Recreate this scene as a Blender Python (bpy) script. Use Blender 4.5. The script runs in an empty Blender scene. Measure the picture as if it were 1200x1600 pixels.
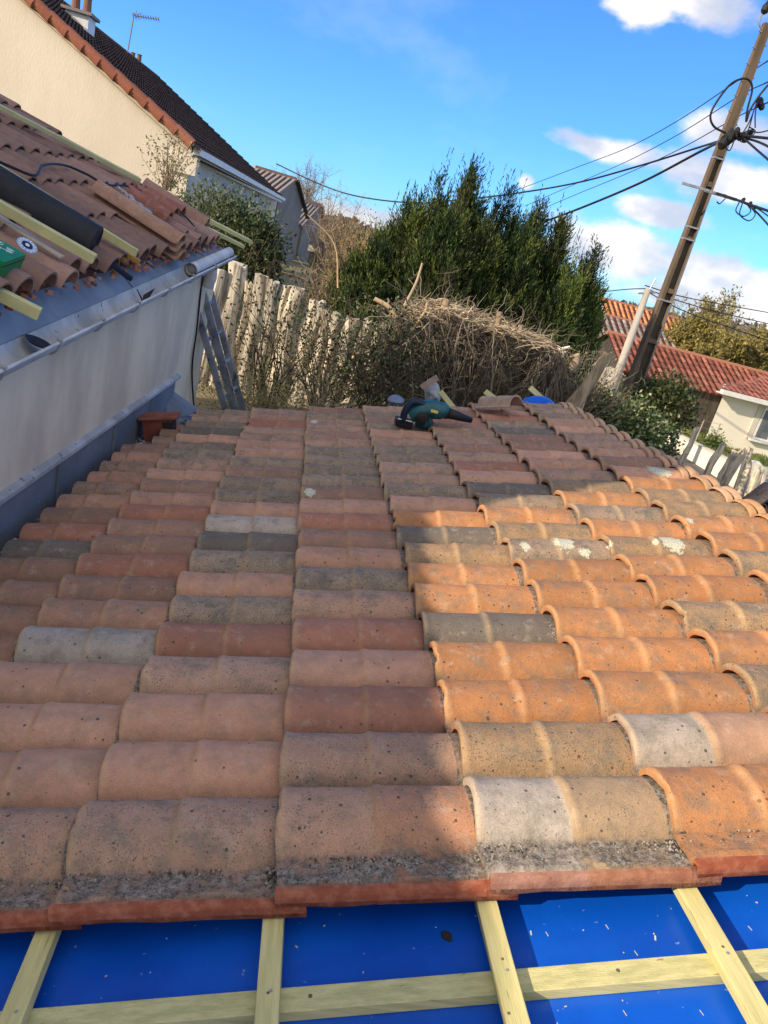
import bpy, math, random
import numpy as np
from mathutils import Vector, Matrix
rng = np.random.default_rng(7); random.seed(7)
S = bpy.context.scene
COL = S.collection
V = Vector
# ------------------------------------------------------------------ camera
CX = V((0.9663766, -0.0758059, 0.2457027)); CY = V((0.2030158, -0.3614780, -0.9100100)); CZ = V((0.1578002, 0.9292938, -0.3339341))
F = 1150.0
cam = bpy.data.objects.new('camera', bpy.data.cameras.new('camera')); COL.objects.link(cam)
cam.matrix_world = Matrix(((CX.x, -CY.x, -CZ.x, 0), (CX.y, -CY.y, -CZ.y, 0), (CX.z, -CY.z, -CZ.z, 0), (0, 0, 0, 1)))
cam.data.sensor_fit = 'HORIZONTAL'; cam.data.sensor_width = 36; cam.data.lens = 36 * F / 1200
cam.data.clip_start = 0.05; cam.data.clip_end = 9000
S.camera = cam
S.view_settings.view_transform = 'Standard'; S.view_settings.look = 'None'
S.view_settings.exposure = 0.62; S.view_settings.gamma = 1.0
# ------------------------------------------------------------------ light
EL = math.radians(25); HZ = math.radians(23)           # sun height; direction its light travels (from +X towards +Y)
LD = V((math.cos(EL) * math.cos(HZ), math.cos(EL) * math.sin(HZ), -math.sin(EL)))
sun = bpy.data.objects.new('sun', bpy.data.lights.new('sun', 'SUN')); COL.objects.link(sun)
sun.data.energy = 3.9; sun.data.angle = math.radians(0.5); sun.data.color = (1.0, 0.83, 0.62)
sun.rotation_euler = LD.to_track_quat('-Z', 'Y').to_euler()
W = bpy.data.worlds.new('World'); S.world = W; W.use_nodes = True
wt = W.node_tree; wt.nodes.clear()

def nd(t, typ, loc=None, **kw):
    n = t.nodes.new(typ)
    for k, v in kw.items():
        if k.startswith('i_'):
            n.inputs[k[2:].replace('_', ' ')].default_value = v
        elif k[0] == 'n' and k[1:].isdigit():
            n.inputs[int(k[1:])].default_value = v
        else:
            setattr(n, k, v)
    return n
def lk(t, a, b): t.links.new(a, b)
def math_n(t, op, a, b=None, clamp=False):
    n = t.nodes.new('ShaderNodeMath'); n.operation = op; n.use_clamp = clamp
    for i, x in enumerate((a, b)):
        if x is None: continue
        if isinstance(x, (int, float)): n.inputs[i].default_value = x
        else: t.links.new(x, n.inputs[i])
    return n.outputs[0]
def mixc(t, f, a, b, bt='MIX'):
    n = t.nodes.new('ShaderNodeMix'); n.data_type = 'RGBA'; n.blend_type = bt
    for i, x in ((0, f), (6, a), (7, b)):
        if isinstance(x, (int, float)): n.inputs[i].default_value = x
        elif isinstance(x, (tuple, list)): n.inputs[i].default_value = (*x[:3], 1)
        else: t.links.new(x, n.inputs[i])
    return n.outputs[2]
def ramp(t, x, lo, hi):
    n = t.nodes.new('ShaderNodeMapRange'); n.interpolation_type = 'SMOOTHSTEP'
    t.links.new(x, n.inputs[0]); n.inputs[1].default_value = lo; n.inputs[2].default_value = hi
    return n.outputs[0]

def ray(px, py):
    return (CX * 0 + V(((px - 600) * CX.x + (py - 800) * CY.x + F * CZ.x, (px - 600) * CX.y + (py - 800) * CY.y + F * CZ.y, (px - 600) * CX.z + (py - 800) * CY.z + F * CZ.z)))
def at(px, py, Y):
    r = ray(px, py); return r * (Y / r.y)

sky = nd(wt, 'ShaderNodeTexSky', sky_type='NISHITA', sun_disc=False, sun_elevation=EL, air_density=1.0, dust_density=0.3, ozone_density=2.5)
sd = -LD
sky.sun_rotation = math.atan2(sd.x, sd.y)
tcw = nd(wt, 'ShaderNodeTexCoord')
# clouds: soft banks fixed in directions of the sky
def cloud_mask(px, py, a, b):
    d = ray(px, py).normalized(); tx = V((d.y, -d.x, 0)).normalized(); tz = tx.cross(d).normalized()
    s = nd(wt, 'ShaderNodeVectorMath', operation='SUBTRACT'); lk(wt, tcw.outputs['Generated'], s.inputs[0]); s.inputs[1].default_value = d
    o = []
    for ax, w in ((tx, a), (tz, b)):
        q = nd(wt, 'ShaderNodeVectorMath', operation='DOT_PRODUCT'); lk(wt, s.outputs[0], q.inputs[0]); q.inputs[1].default_value = ax / w
        o.append(math_n(wt, 'MULTIPLY', q.outputs['Value'], q.outputs['Value']))
    r2 = math_n(wt, 'ADD', o[0], o[1])
    return math_n(wt, 'SUBTRACT', 1.0, math_n(wt, 'SQRT', r2), True)
masks = None
for v_, lo_, hi_ in ((V((-.55, -.80, .25)), -.05, .45), (V((.1, -.45, .9)), .62, .86)):   # unseen cloud cover added behind and above the camera, whitening the ambient light
    q = nd(wt, 'ShaderNodeVectorMath', operation='DOT_PRODUCT'); lk(wt, tcw.outputs['Generated'], q.inputs[0]); q.inputs[1].default_value = v_.normalized()
    m = ramp(wt, q.outputs['Value'], lo_, hi_)
    masks = m if masks is None else math_n(wt, 'MAXIMUM', masks, m)
for c in ((1085, 0, .10, .035), (1010, 10, .07, .03), (1130, 278, .12, .036), (960, 235, .11, .022), (1030, 333, .09, .022), (1110, 425, .20, .036), (1200, 490, .26, .04), (570, 350, .12, .035), (950, 390, .14, .05), (822, 285, .016, .014), (640, 355, .1, .02), (1150, 210, .12, .03), (430, 380, .15, .03)):
    m = cloud_mask(*c)
    masks = m if masks is None else math_n(wt, 'MAXIMUM', masks, m)
mp = nd(wt, 'ShaderNodeMapping'); lk(wt, tcw.outputs['Generated'], mp.inputs[0]); mp.inputs['Scale'].default_value = (1, 1, 1.9)
n1 = nd(wt, 'ShaderNodeTexNoise', i_Scale=15.0, i_Detail=7.0, i_Roughness=0.58); lk(wt, mp.outputs[0], n1.inputs['Vector'])
dens = ramp(wt, math_n(wt, 'ADD', math_n(wt, 'MULTIPLY', masks, 0.95), math_n(wt, 'MULTIPLY', n1.outputs[0], 1.1)), 0.76, 1.15)
n2 = nd(wt, 'ShaderNodeTexNoise', i_Scale=9.0, i_Detail=4.0); lk(wt, mp.outputs[0], n2.inputs['Vector'])
n3 = nd(wt, 'ShaderNodeTexNoise', i_Scale=3.2, i_Detail=5.0, i_Roughness=0.65); lk(wt, mp.outputs[0], n3.inputs['Vector'])
wisp = math_n(wt, 'MULTIPLY', ramp(wt, n3.outputs[0], 0.5, 0.75), 0.14)
ccol = mixc(wt, ramp(wt, n2.outputs[0], 0.38, 0.62), (2.8, 3.0, 3.5), (5.4, 5.05, 4.7))
skyc = mixc(wt, 1.0, sky.outputs[0], (0.30, 0.60, 1.08), 'MULTIPLY')
c1 = mixc(wt, wisp, skyc, (4.6, 4.9, 5.4))
c2 = mixc(wt, math_n(wt, 'MULTIPLY', dens, 0.92), c1, ccol)
bg = nd(wt, 'ShaderNodeBackground', i_Strength=0.155); lk(wt, c2, bg.inputs[0])
wo = nd(wt, 'ShaderNodeOutputWorld'); lk(wt, bg.outputs[0], wo.inputs[0])

# ------------------------------------------------------------------ materials
MATS = {}
def newmat(name):
    m = bpy.data.materials.new(name); m.use_nodes = True
    t = m.node_tree; b = t.nodes['Principled BSDF']; MATS[name] = m
    return m, t, b
def pm(name, c1, c2=None, scale=6.0, rough=0.8, bump=0.0, bscale=None, metal=0.0, stretch=None, spec=0.3, detail=6.0, lo=0.35, hi=0.65, spots=None, tr=0.0):
    """noise-mixed two colour surface, optional bump, grain stretch and dark spots"""
    m, t, b = newmat(name)
    tc = nd(t, 'ShaderNodeTexCoord'); mpn = nd(t, 'ShaderNodeMapping'); lk(t, tc.outputs['Object'], mpn.inputs[0])
    if stretch: mpn.inputs['Scale'].default_value = stretch
    n = nd(t, 'ShaderNodeTexNoise', i_Scale=scale, i_Detail=detail, i_Roughness=0.6); lk(t, mpn.outputs[0], n.inputs['Vector'])
    col = mixc(t, ramp(t, n.outputs[0], lo, hi), c1, c2 or c1)
    if spots:
        sc, thr, sc_col = spots
        n4 = nd(t, 'ShaderNodeTexNoise', i_Scale=sc, i_Detail=3.0); lk(t, mpn.outputs[0], n4.inputs['Vector'])
        col = mixc(t, ramp(t, n4.outputs[0], thr, thr + 0.05), col, sc_col)
    lk(t, col, b.inputs['Base Color'])
    b.inputs['Roughness'].default_value = rough; b.inputs['Metallic'].default_value = metal; b.inputs['Specular IOR Level'].default_value = spec
    if bump:
        nb = nd(t, 'ShaderNodeTexNoise', i_Scale=bscale or scale * 3, i_Detail=6.0); lk(t, mpn.outputs[0], nb.inputs['Vector'])
        bp = nd(t, 'ShaderNodeBump', i_Strength=1.0, i_Distance=bump); lk(t, nb.outputs[0], bp.inputs['Height']); lk(t, bp.outputs[0], b.inputs['Normal'])
    return m
def tinted(name, rough=0.85, bump=0.0015, var=0.25, trans=0.0, nscale=30.0, spk=True):
    """base colour from the mesh's own 'tint' attribute (rgb colour, alpha = amount of speckle)"""
    m, t, b = newmat(name)
    at_ = nd(t, 'ShaderNodeAttribute', attribute_name='tint'); tc = nd(t, 'ShaderNodeTexCoord')
    n = nd(t, 'ShaderNodeTexNoise', i_Scale=nscale, i_Detail=6.0, i_Roughness=0.65); lk(t, tc.outputs['Object'], n.inputs['Vector'])
    k = math_n(t, 'ADD', math_n(t, 'MULTIPLY', n.outputs[0], 2 * var), 1 - var)
    kk = nd(t, 'ShaderNodeCombineColor'); [lk(t, k, kk.inputs[i]) for i in range(3)]
    col = mixc(t, 1.0, at_.outputs['Color'], kk.outputs[0], 'MULTIPLY')
    lk(t, col, b.inputs['Base Color']); b.inputs['Roughness'].default_value = rough; b.inputs['Specular IOR Level'].default_value = 0.25
    if bump:
        bp = nd(t, 'ShaderNodeBump', i_Strength=1.0, i_Distance=bump); lk(t, n.outputs[0], bp.inputs['Height']); lk(t, bp.outputs[0], b.inputs['Normal'])
    if trans:
        tl = nd(t, 'ShaderNodeBsdfTranslucent'); lk(t, col, tl.inputs[0])
        ms = nd(t, 'ShaderNodeMixShader', n0=trans); lk(t, b.outputs[0], ms.inputs[1]); lk(t, tl.outputs[0], ms.inputs[2])
        lk(t, ms.outputs[0], t.nodes['Material Output'].inputs[0])
    return m
# weathered terracotta
def terracotta(name):
    m, t, b = newmat(name)
    a = nd(t, 'ShaderNodeAttribute', attribute_name='tint'); k = nd(t, 'ShaderNodeAttribute', attribute_name='msk')
    sp = nd(t, 'ShaderNodeSeparateColor'); lk(t, k.outputs['Color'], sp.inputs[0])
    pan, lip, lich = sp.outputs; fresh = k.outputs['Alpha']; spk = a.outputs['Alpha']
    tc = nd(t, 'ShaderNodeTexCoord'); oc = tc.outputs['Object']
    def noise(s, d=6.0, r=0.6, vec=oc):
        n = nd(t, 'ShaderNodeTexNoise', i_Scale=s, i_Detail=d, i_Roughness=r); lk(t, vec, n.inputs['Vector']); return n.outputs[0]
    big = noise(9.0); med = noise(38.0); fine = noise(260.0, 3.0); grit = noise(520.0, 2.0)
    f = math_n(t, 'ADD', math_n(t, 'MULTIPLY', big, 0.62), math_n(t, 'ADD', math_n(t, 'MULTIPLY', med, 0.42), 0.48))
    f = math_n(t, 'MULTIPLY', f, math_n(t, 'ADD', math_n(t, 'MULTIPLY', ramp(t, grit, .32, .68), .34), .83))
    cc = nd(t, 'ShaderNodeCombineColor'); [lk(t, f, cc.inputs[i]) for i in range(3)]
    col = mixc(t, 1.0, a.outputs['Color'], cc.outputs[0], 'MULTIPLY')
    # grey-green bloom and dark algae patches
    col = mixc(t, math_n(t, 'MULTIPLY', ramp(t, noise(14.0, 8.0, 0.7), 0.44, 0.66), math_n(t, 'ADD', math_n(t, 'MULTIPLY', spk, 0.75), 0.1)), col, (0.16, 0.145, 0.115))
    # pale bloom
    col = mixc(t, math_n(t, 'MULTIPLY', ramp(t, noise(21.0, 7.0, 0.72, nd_map(t, oc, (1, 1, 1), (7, 3, 1))), 0.52, 0.76), 0.5), col, (0.52, 0.43, 0.33))
    # speckle
    thr = math_n(t, 'SUBTRACT', 0.72, math_n(t, 'MULTIPLY', spk, 0.16))
    d1 = math_n(t, 'MULTIPLY', math_n(t, 'SUBTRACT', math_n(t, 'ADD', math_n(t, 'MULTIPLY', fine, 0.8), math_n(t, 'MULTIPLY', med, 0.28)), thr), 14.0, True)
    col = mixc(t, math_n(t, 'MULTIPLY', d1, 0.72), col, (0.055, 0.045, 0.04))
    vor = nd(t, 'ShaderNodeTexVoronoi', i_Scale=60.0); lk(t, oc, vor.inputs['Vector'])
    vs = nd(t, 'ShaderNodeSeparateColor'); lk(t, vor.outputs['Color'], vs.inputs[0])
    dot = math_n(t, 'MULTIPLY', math_n(t, 'LESS_THAN', vor.outputs['Distance'], math_n(t, 'MULTIPLY', vs.outputs[0], 0.26)), math_n(t, 'GREATER_THAN', math_n(t, 'ADD', vs.outputs[1], math_n(t, 'MULTIPLY', spk, 0.35)), 0.86))
    col = mixc(t, math_n(t, 'MULTIPLY', dot, 0.8), col, (0.05, 0.045, 0.045))
    # lips: wear, mixed with sunlight painted into their yellow
    col = mixc(t, math_n(t, 'MULTIPLY', lip, math_n(t, 'ADD', math_n(t, 'MULTIPLY', med, 0.9), 0.0)), col, (0.62, 0.42, 0.22))
    # dirt lying in the pans, also the shade line painted at tile seams
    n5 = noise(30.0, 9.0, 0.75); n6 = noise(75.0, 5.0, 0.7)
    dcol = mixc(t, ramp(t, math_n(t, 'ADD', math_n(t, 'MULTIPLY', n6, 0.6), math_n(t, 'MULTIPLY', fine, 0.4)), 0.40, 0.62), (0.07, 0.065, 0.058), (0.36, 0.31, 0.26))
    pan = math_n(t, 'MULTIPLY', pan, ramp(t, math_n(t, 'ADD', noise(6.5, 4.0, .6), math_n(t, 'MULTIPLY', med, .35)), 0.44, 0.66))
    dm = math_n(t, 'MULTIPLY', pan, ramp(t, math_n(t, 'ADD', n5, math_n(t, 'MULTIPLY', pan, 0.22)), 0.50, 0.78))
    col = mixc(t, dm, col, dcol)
    # lichen rosettes
    lm = ramp(t, math_n(t, 'ADD', lich, math_n(t, 'MULTIPLY', math_n(t, 'SUBTRACT', noise(60.0, 5.0, 0.7), 0.5), 0.9)), 0.42, 0.5)
    col = mixc(t, lm, col, mixc(t, ramp(t, fine, 0.4, 0.6), (0.66, 0.66, 0.52), (0.36, 0.36, 0.26)))
    # freshly uncovered clay
    col = mixc(t, math_n(t, 'MULTIPLY', fresh, 0.92), col, mixc(t, ramp(t, med, 0.38, 0.66), (0.27, 0.065, 0.032), (0.40, 0.14, 0.08)))
    lk(t, col, b.inputs['Base Color']); b.inputs['Roughness'].default_value = 0.82; b.inputs['Specular IOR Level'].default_value = 0.28
    h = math_n(t, 'ADD', math_n(t, 'MULTIPLY', med, 1.0), math_n(t, 'ADD', math_n(t, 'MULTIPLY', fine, 0.35), math_n(t, 'MULTIPLY', dm, 0.9)))
    bp = nd(t, 'ShaderNodeBump', i_Strength=0.8, i_Distance=0.0035); lk(t, h, bp.inputs['Height']); lk(t, bp.outputs[0], b.inputs['Normal'])
    return m
def nd_map(t, vec, sc, loc):
    n = nd(t, 'ShaderNodeMapping'); lk(t, vec, n.inputs[0]); n.inputs['Scale'].default_value = sc; n.inputs['Location'].default_value = loc; return n.outputs[0]
M_TERRA = terracotta('terracotta')
M_CLAY = tinted('plain_clay', 0.85, 0.002, 0.4, nscale=24)
M_LEAF = tinted('leaf', 0.6, 0, 0.12, 0.3, 3)
M_NEEDLE = tinted('needle', 0.75, 0, 0.12, 0.12, 3)
M_TWIG = tinted('twig', 0.9, 0, 0.25, 0, 20)
M_BARK = pm('bark', (0.20, 0.15, 0.10), (0.09, 0.07, 0.05), 9, 0.95, 0.02, 30, stretch=(1, 1, .25))
M_DEADWOOD = pm('dead_wood', (0.46, 0.36, 0.25), (0.22, 0.16, 0.10), 9, 0.9, 0.015, 24, stretch=(1, 1, .16))
M_SPLIT = pm('split_wood', (0.66, 0.59, 0.47), (0.27, 0.225, 0.17), 13, 0.9, 0.02, 26, stretch=(1, 1, .09), lo=.42, hi=.60)
M_CUT = pm('cut_wood', (0.62, 0.46, 0.27), (0.45, 0.32, 0.18), 20, 0.8)
M_BATX = pm('pine_across', (0.62, 0.57, 0.28), (0.44, 0.42, 0.19), 9, 0.75, 0.0012, 60, stretch=(.5, 9, 9), lo=.3, hi=.7, spots=(16, .68, (.30, .24, .11)))
M_BATY = pm('pine_along', (0.68, 0.61, 0.28), (0.50, 0.46, 0.20), 9, 0.75, 0.0012, 60, stretch=(9, .5, 9), lo=.3, hi=.7, spots=(16, .68, (.30, .24, .11)))
M_BATTEN = pm('treated_pine', (0.66, 0.60, 0.27), (0.52, 0.49, 0.22), 5, 0.75, 0.0012, 60, stretch=(1, 1, 1), spots=(28, .70, (.20, .15, .07)))
M_BATTEN2 = pm('greenish_pine', (0.60, 0.57, 0.28), (0.47, 0.46, 0.21), 5, 0.75, 0.0012, 60, spots=(26, .72, (.22, .18, .08)))
M_ORANGEW = pm('orange_wood', (0.52, 0.26, 0.06), (0.36, 0.18, 0.05), 8, 0.7, 0.001, 50)
M_WHITEW = pm('pale_board', (0.62, 0.56, 0.45), (0.50, 0.44, 0.33), 6, 0.7)
M_SHEET = pm('blue_membrane', (0.001, 0.068, 0.45), (0.003, 0.095, 0.56), 3, 0.36, 0.004, 5, spots=(70, .705, (.16, .24, .50)), spec=0.45)
M_TARP = pm('blue_tarp', (0.004, 0.08, 0.55), (0.008, 0.12, 0.65), 6, 0.4, 0.004, 9, spec=0.4)
M_ZINC = pm('zinc', (0.235, 0.255, 0.275), (0.17, 0.19, 0.205), 3, 0.55, 0.001, 20, 0.25, spots=(40, .72, (.36, .40, .45)))
M_GUTTER = pm('grey_gutter', (0.52, 0.51, 0.48), (0.34, 0.335, 0.31), 4, 0.8, 0.001, 30, spots=(26, .66, (.12, .12, .11)))
M_GUTTERL = pm('pale_gutter', (0.62, 0.60, 0.56), (0.46, 0.45, 0.42), 6, 0.6)
M_RENDER = pm('stained_render', (0.88, 0.70, 0.46), (0.66, 0.51, 0.34), 1.6, 0.92, 0.003, 60, stretch=(1.2, 1.2, .5), spots=(3, .66, (.38, .32, .25)))
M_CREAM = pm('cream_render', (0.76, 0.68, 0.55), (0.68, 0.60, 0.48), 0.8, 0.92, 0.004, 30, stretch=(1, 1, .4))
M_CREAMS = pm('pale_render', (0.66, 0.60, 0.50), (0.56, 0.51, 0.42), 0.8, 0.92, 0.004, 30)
M_WHITE = pm('white_render', (0.88, 0.82, 0.68), (0.82, 0.76, 0.62), 0.6, 0.9, 0.003, 20)
M_GREYR = pm('grey_render', (0.27, 0.245, 0.21), (0.20, 0.18, 0.155), 0.6, 0.95, 0.004, 20, spots=(1.1, .62, (.24, .22, .2)))
M_TRIM = pm('white_trim', (0.80, 0.79, 0.76), (0.70, 0.69, 0.66), 5, 0.5)
M_DARKROOF = tinted('dark_roof', 0.9, 0.004, 0.4, nscale=12)
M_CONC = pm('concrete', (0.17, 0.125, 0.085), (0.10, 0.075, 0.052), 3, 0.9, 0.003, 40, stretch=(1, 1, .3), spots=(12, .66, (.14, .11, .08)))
M_CONCD = pm('shaded_concrete', (0.10, 0.085, 0.07), (0.07, 0.06, 0.05), 3, 0.9)
M_GREYPOLE = pm('weathered_grey', (0.46, 0.43, 0.38), (0.34, 0.31, 0.27), 3, 0.9, stretch=(1, 1, .2))
M_GALV = pm('galvanised', (0.42, 0.43, 0.44), (0.32, 0.33, 0.34), 9, 0.45, metal=0.5)
M_ALU = pm('aluminium', (0.40, 0.42, 0.44), (0.20, 0.21, 0.22), 7, 0.42, 0.0005, 50, 0.55, spots=(14, .62, (.10, .11, .12)))
M_BLACK = pm('black_rubber', (0.012, 0.012, 0.013), (0.02, 0.02, 0.02), 8, 0.5)
M_ROLL = pm('black_membrane', (0.016, 0.017, 0.020), (0.024, 0.025, 0.028), 14, 0.6, 0.001, 60)
M_ROLLE = pm('membrane_edge', (0.05, 0.045, 0.045), (0.03, 0.028, 0.028), 40, 0.8)
M_TEAL = pm('teal_plastic', (0.008, 0.10, 0.12), (0.006, 0.07, 0.085), 10, 0.38, spec=0.5)
M_DKBLUE = pm('dark_blue_bar', (0.02, 0.035, 0.07), (0.015, 0.025, 0.05), 8, 0.35, metal=0.3)
M_YELLOW = pm('yellow_label', (0.75, 0.62, 0.15), None, 8, 0.5)
M_GREEN = pm('green_card', (0.005, 0.22, 0.07), (0.004, 0.17, 0.05), 6, 0.45)
M_INK = pm('white_ink', (0.70, 0.78, 0.72), None, 8, 0.6)
M_DISC = pm('disc_label', (0.28, 0.33, 0.50), (0.45, 0.50, 0.62), 60, 0.5)
M_NAVY = pm('navy_ink', (0.01, 0.02, 0.08), None, 8, 0.5)
M_CLOTH = pm('grey_cloth', (0.36, 0.37, 0.37), (0.24, 0.25, 0.26), 18, 0.95, 0.004, 30)
M_CARD = pm('brown_card', (0.42, 0.30, 0.24), (0.34, 0.23, 0.18), 18, 0.95, 0.003, 30)
M_BAG = pm('blue_grey_plastic', (0.20, 0.24, 0.33), (0.13, 0.16, 0.24), 20, 0.5, 0.006, 30)
M_GROUND = pm('rough_ground', (0.16, 0.15, 0.06), (0.24, 0.19, 0.12), 0.35, 0.95, 0.03, 4, spots=(1.4, .56, (.09, .13, .03)))
M_GRASS = pm('grass_blades_tone', (0.13, 0.16, 0.035), (0.21, 0.22, 0.06), 2.0, 0.9, 0.03, 20)
M_ASPH = pm('asphalt', (0.13, 0.12, 0.10), (0.09, 0.085, 0.075), 3, 0.95, 0.004, 60)
M_GLASS = pm('window_glass', (0.10, 0.12, 0.14), (0.16, 0.18, 0.2), 2, 0.12, spec=0.6)
M_DARK = pm('dark_inside', (0.02, 0.018, 0.016), (0.03, 0.026, 0.022), 6, 0.9)
M_MASTIC = pm('gravel_debris', (0.36, 0.37, 0.37), (0.10, 0.10, 0.10), 40, 0.95, 0.01, 60)
M_BIN = pm('green_bin', (0.01, 0.14, 0.10), (0.01, 0.11, 0.08), 6, 0.5)
M_BLKTILE = pm('dark_tile', (0.035, 0.028, 0.032), (0.06, 0.05, 0.05), 12, 0.6)
M_DUST = pm('plaster_crumbs', (0.46, 0.44, 0.44), (0.28, 0.26, 0.26), 40, 0.9, 0.004, 60)
M_WOODSHED = pm('shed_boards', (0.085, 0.075, 0.065), (0.045, 0.04, 0.035), 4, 0.95, 0.01, 12, stretch=(1, 1, .2), spots=(5, .60, (.16, .15, .15)))

# ------------------------------------------------------------------ mesh helpers
def tag(o, label=None, cat=None, group=None, kind=None):
    if label: o['label'] = label
    if cat: o['category'] = cat
    if group: o['group'] = group
    if kind: o['kind'] = kind
    return o
def thing(name, loc, label, cat, group=None):
    o = bpy.data.objects.new(name, None); COL.objects.link(o); o.location = loc; o.empty_display_size = 0.1
    return tag(o, label, cat, group)
def link(name, me, parent=None):
    o = bpy.data.objects.new(name, me); COL.objects.link(o)
    if parent is not None:
        o.parent = parent
        pm_ = V(parent.location) if parent.parent is None else V((0, 0, 0))
        o.matrix_parent_inverse = Matrix.Translation(-pm_)
    return o
class MB:
    def __init__(s): s.v = []; s.f = []; s.c = []; s.k = []; s.mi = []; s.cur = 0
    def add(s, vs, fs, col=None):
        b = len(s.v); s.v += [tuple(x) for x in vs]; s.f += [tuple(b + i for i in f) for f in fs]; s.mi += [s.cur] * len(fs)
        if col is not None: s.c += [col] * len(vs)
    def box(s, o, a, b, c, col=None):
        """box from corner o with edge vectors a, b, c"""
        o, a, b, c = V(o), V(a), V(b), V(c)
        vs = [o, o + a, o + a + b, o + b, o + c, o + a + c, o + a + b + c, o + b + c]
        s.add(vs, [(0, 3, 2, 1), (4, 5, 6, 7), (0, 1, 5, 4), (1, 2, 6, 5), (2, 3, 7, 6), (3, 0, 4, 7)], col)
    def bar(s, p, q, w, h, up=(0, 0, 1), col=None, w2=None, h2=None):
        """rectangular bar from p to q, centred"""
        p, q = V(p), V(q); d = (q - p).normalized(); u = V(up)
        r = d.cross(u); r.normalize(); u = r.cross(d).normalized()
        w2 = w if w2 is None else w2; h2 = h if h2 is None else h2
        vs = []
        for pt, ww, hh in ((p, w, h), (q, w2, h2)):
            for a, b in ((-1, -1), (1, -1), (1, 1), (-1, 1)): vs.append(pt + r * (a * ww / 2) + u * (b * hh / 2))
        s.add(vs, [(0, 1, 2, 3), (7, 6, 5, 4), (0, 4, 5, 1), (1, 5, 6, 2), (2, 6, 7, 3), (3, 7, 4, 0)], col)
    def tube(s, pts, r, n=6, col=None, cap=True):
        pts = [V(p) for p in pts]; m = len(pts); rs = r if isinstance(r, (list, tuple)) else [r] * m
        vs = []; prev = None
        for i, p in enumerate(pts):
            d = (pts[min(i + 1, m - 1)] - pts[max(i - 1, 0)]).normalized()
            if prev is None: x = d.orthogonal().normalized()
            else:
                x = (prev - d * prev.dot(d)); x = x.normalized() if x.length > 1e-6 else d.orthogonal().normalized()
            prev = x; y = d.cross(x)
            for j in range(n):
                a = 2 * math.pi * j / n; vs.append(p + (x * math.cos(a) + y * math.sin(a)) * rs[i])
        fs = [(i * n + j, i * n + (j + 1) % n, (i + 1) * n + (j + 1) % n, (i + 1) * n + j) for i in range(m - 1) for j in range(n)]
        if cap: fs += [tuple(range(n))[::-1], tuple(range((m - 1) * n, m * n))]
        s.add(vs, fs, col)
    def lathe(s, o, prof, n=20, ax=(0, 0, 1), col=None):
        o = V(o); z = V(ax).normalized(); x = z.orthogonal().normalized(); y = z.cross(x); vs = []
        for r, h in prof:
            for j in range(n):
                a = 2 * math.pi * j / n; vs.append(o + z * h + (x * math.cos(a) + y * math.sin(a)) * r)
        m = len(prof)
        fs = [(i * n + j, i * n + (j + 1) % n, (i + 1) * n + (j + 1) % n, (i + 1) * n + j) for i in range(m - 1) for j in range(n)]
        fs += [tuple(range(n))[::-1], tuple(range((m - 1) * n, m * n))]
        s.add(vs, fs, col)
    def poly(s, pts, thick, col=None):
        """flat polygon given real thickness by vector thick"""
        n = len(pts); pts = [V(p) for p in pts]; t = V(thick)
        s.add(pts + [p + t for p in pts], [tuple(range(n)), tuple(range(2 * n - 1, n - 1, -1))] + [(i, (i + n), ((i + 1) % n) + n, (i + 1) % n) for i in range(n)], col)
    def build(s, name, mat, parent=None, smooth=False, bevel=0.0, auto=None):
        me = bpy.data.meshes.new(name); me.from_pydata(s.v, [], s.f)
        mats = mat if isinstance(mat, list) else [mat]
        for m in mats: me.materials.append(m)
        if len(mats) > 1: me.polygons.foreach_set('material_index', s.mi)
        if s.c and len(s.c) == len(s.v):
            ca = me.color_attributes.new('tint', 'FLOAT_COLOR', 'POINT')
            ca.data.foreach_set('color', np.array([(*c, 1.0)[:4] if len(c) == 3 else c for c in s.c], dtype=np.float32).ravel())
        if s.k and len(s.k) == len(s.v):
            ca = me.color_attributes.new('msk', 'FLOAT_COLOR', 'POINT'); ca.data.foreach_set('color', np.array(s.k, dtype=np.float32).ravel())
        me.validate(); me.update()
        if smooth or auto: me.polygons.foreach_set('use_smooth', [True] * len(me.polygons))
        if auto: me.set_sharp_from_angle(angle=math.radians(auto))
        o = link(name, me, parent)
        if bevel:
            b = o.modifiers.new('bevel', 'BEVEL'); b.width = bevel; b.segments = 2; b.limit_method = 'ANGLE'
        return o
def npmesh(name, verts, faces, mat, parent=None, tint=None, smooth=False):
    """fast mesh from (n,3) vertices and (m,k) faces of equal size; tint per vertex (n,3)"""
    me = bpy.data.meshes.new(name); n, (m, k) = len(verts), faces.shape
    me.vertices.add(n); me.vertices.foreach_set('co', verts.astype(np.float32).ravel())
    me.loops.add(m * k); me.loops.foreach_set('vertex_index', faces.astype(np.int32).ravel())
    me.polygons.add(m); me.polygons.foreach_set('loop_start', np.arange(0, m * k, k, dtype=np.int32))
    me.update(calc_edges=True)
    if tint is not None:
        ca = me.color_attributes.new('tint', 'FLOAT_COLOR', 'POINT'); t4 = np.ones((n, 4), np.float32); t4[:, :3] = tint; ca.data.foreach_set('color', t4.ravel())
    if smooth: me.polygons.foreach_set('use_smooth', np.ones(m, dtype=bool))
    me.materials.append(mat)
    return link(name, me, parent)
def unit(a): return a / np.maximum(np.linalg.norm(a, axis=-1, keepdims=True), 1e-9)
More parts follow.
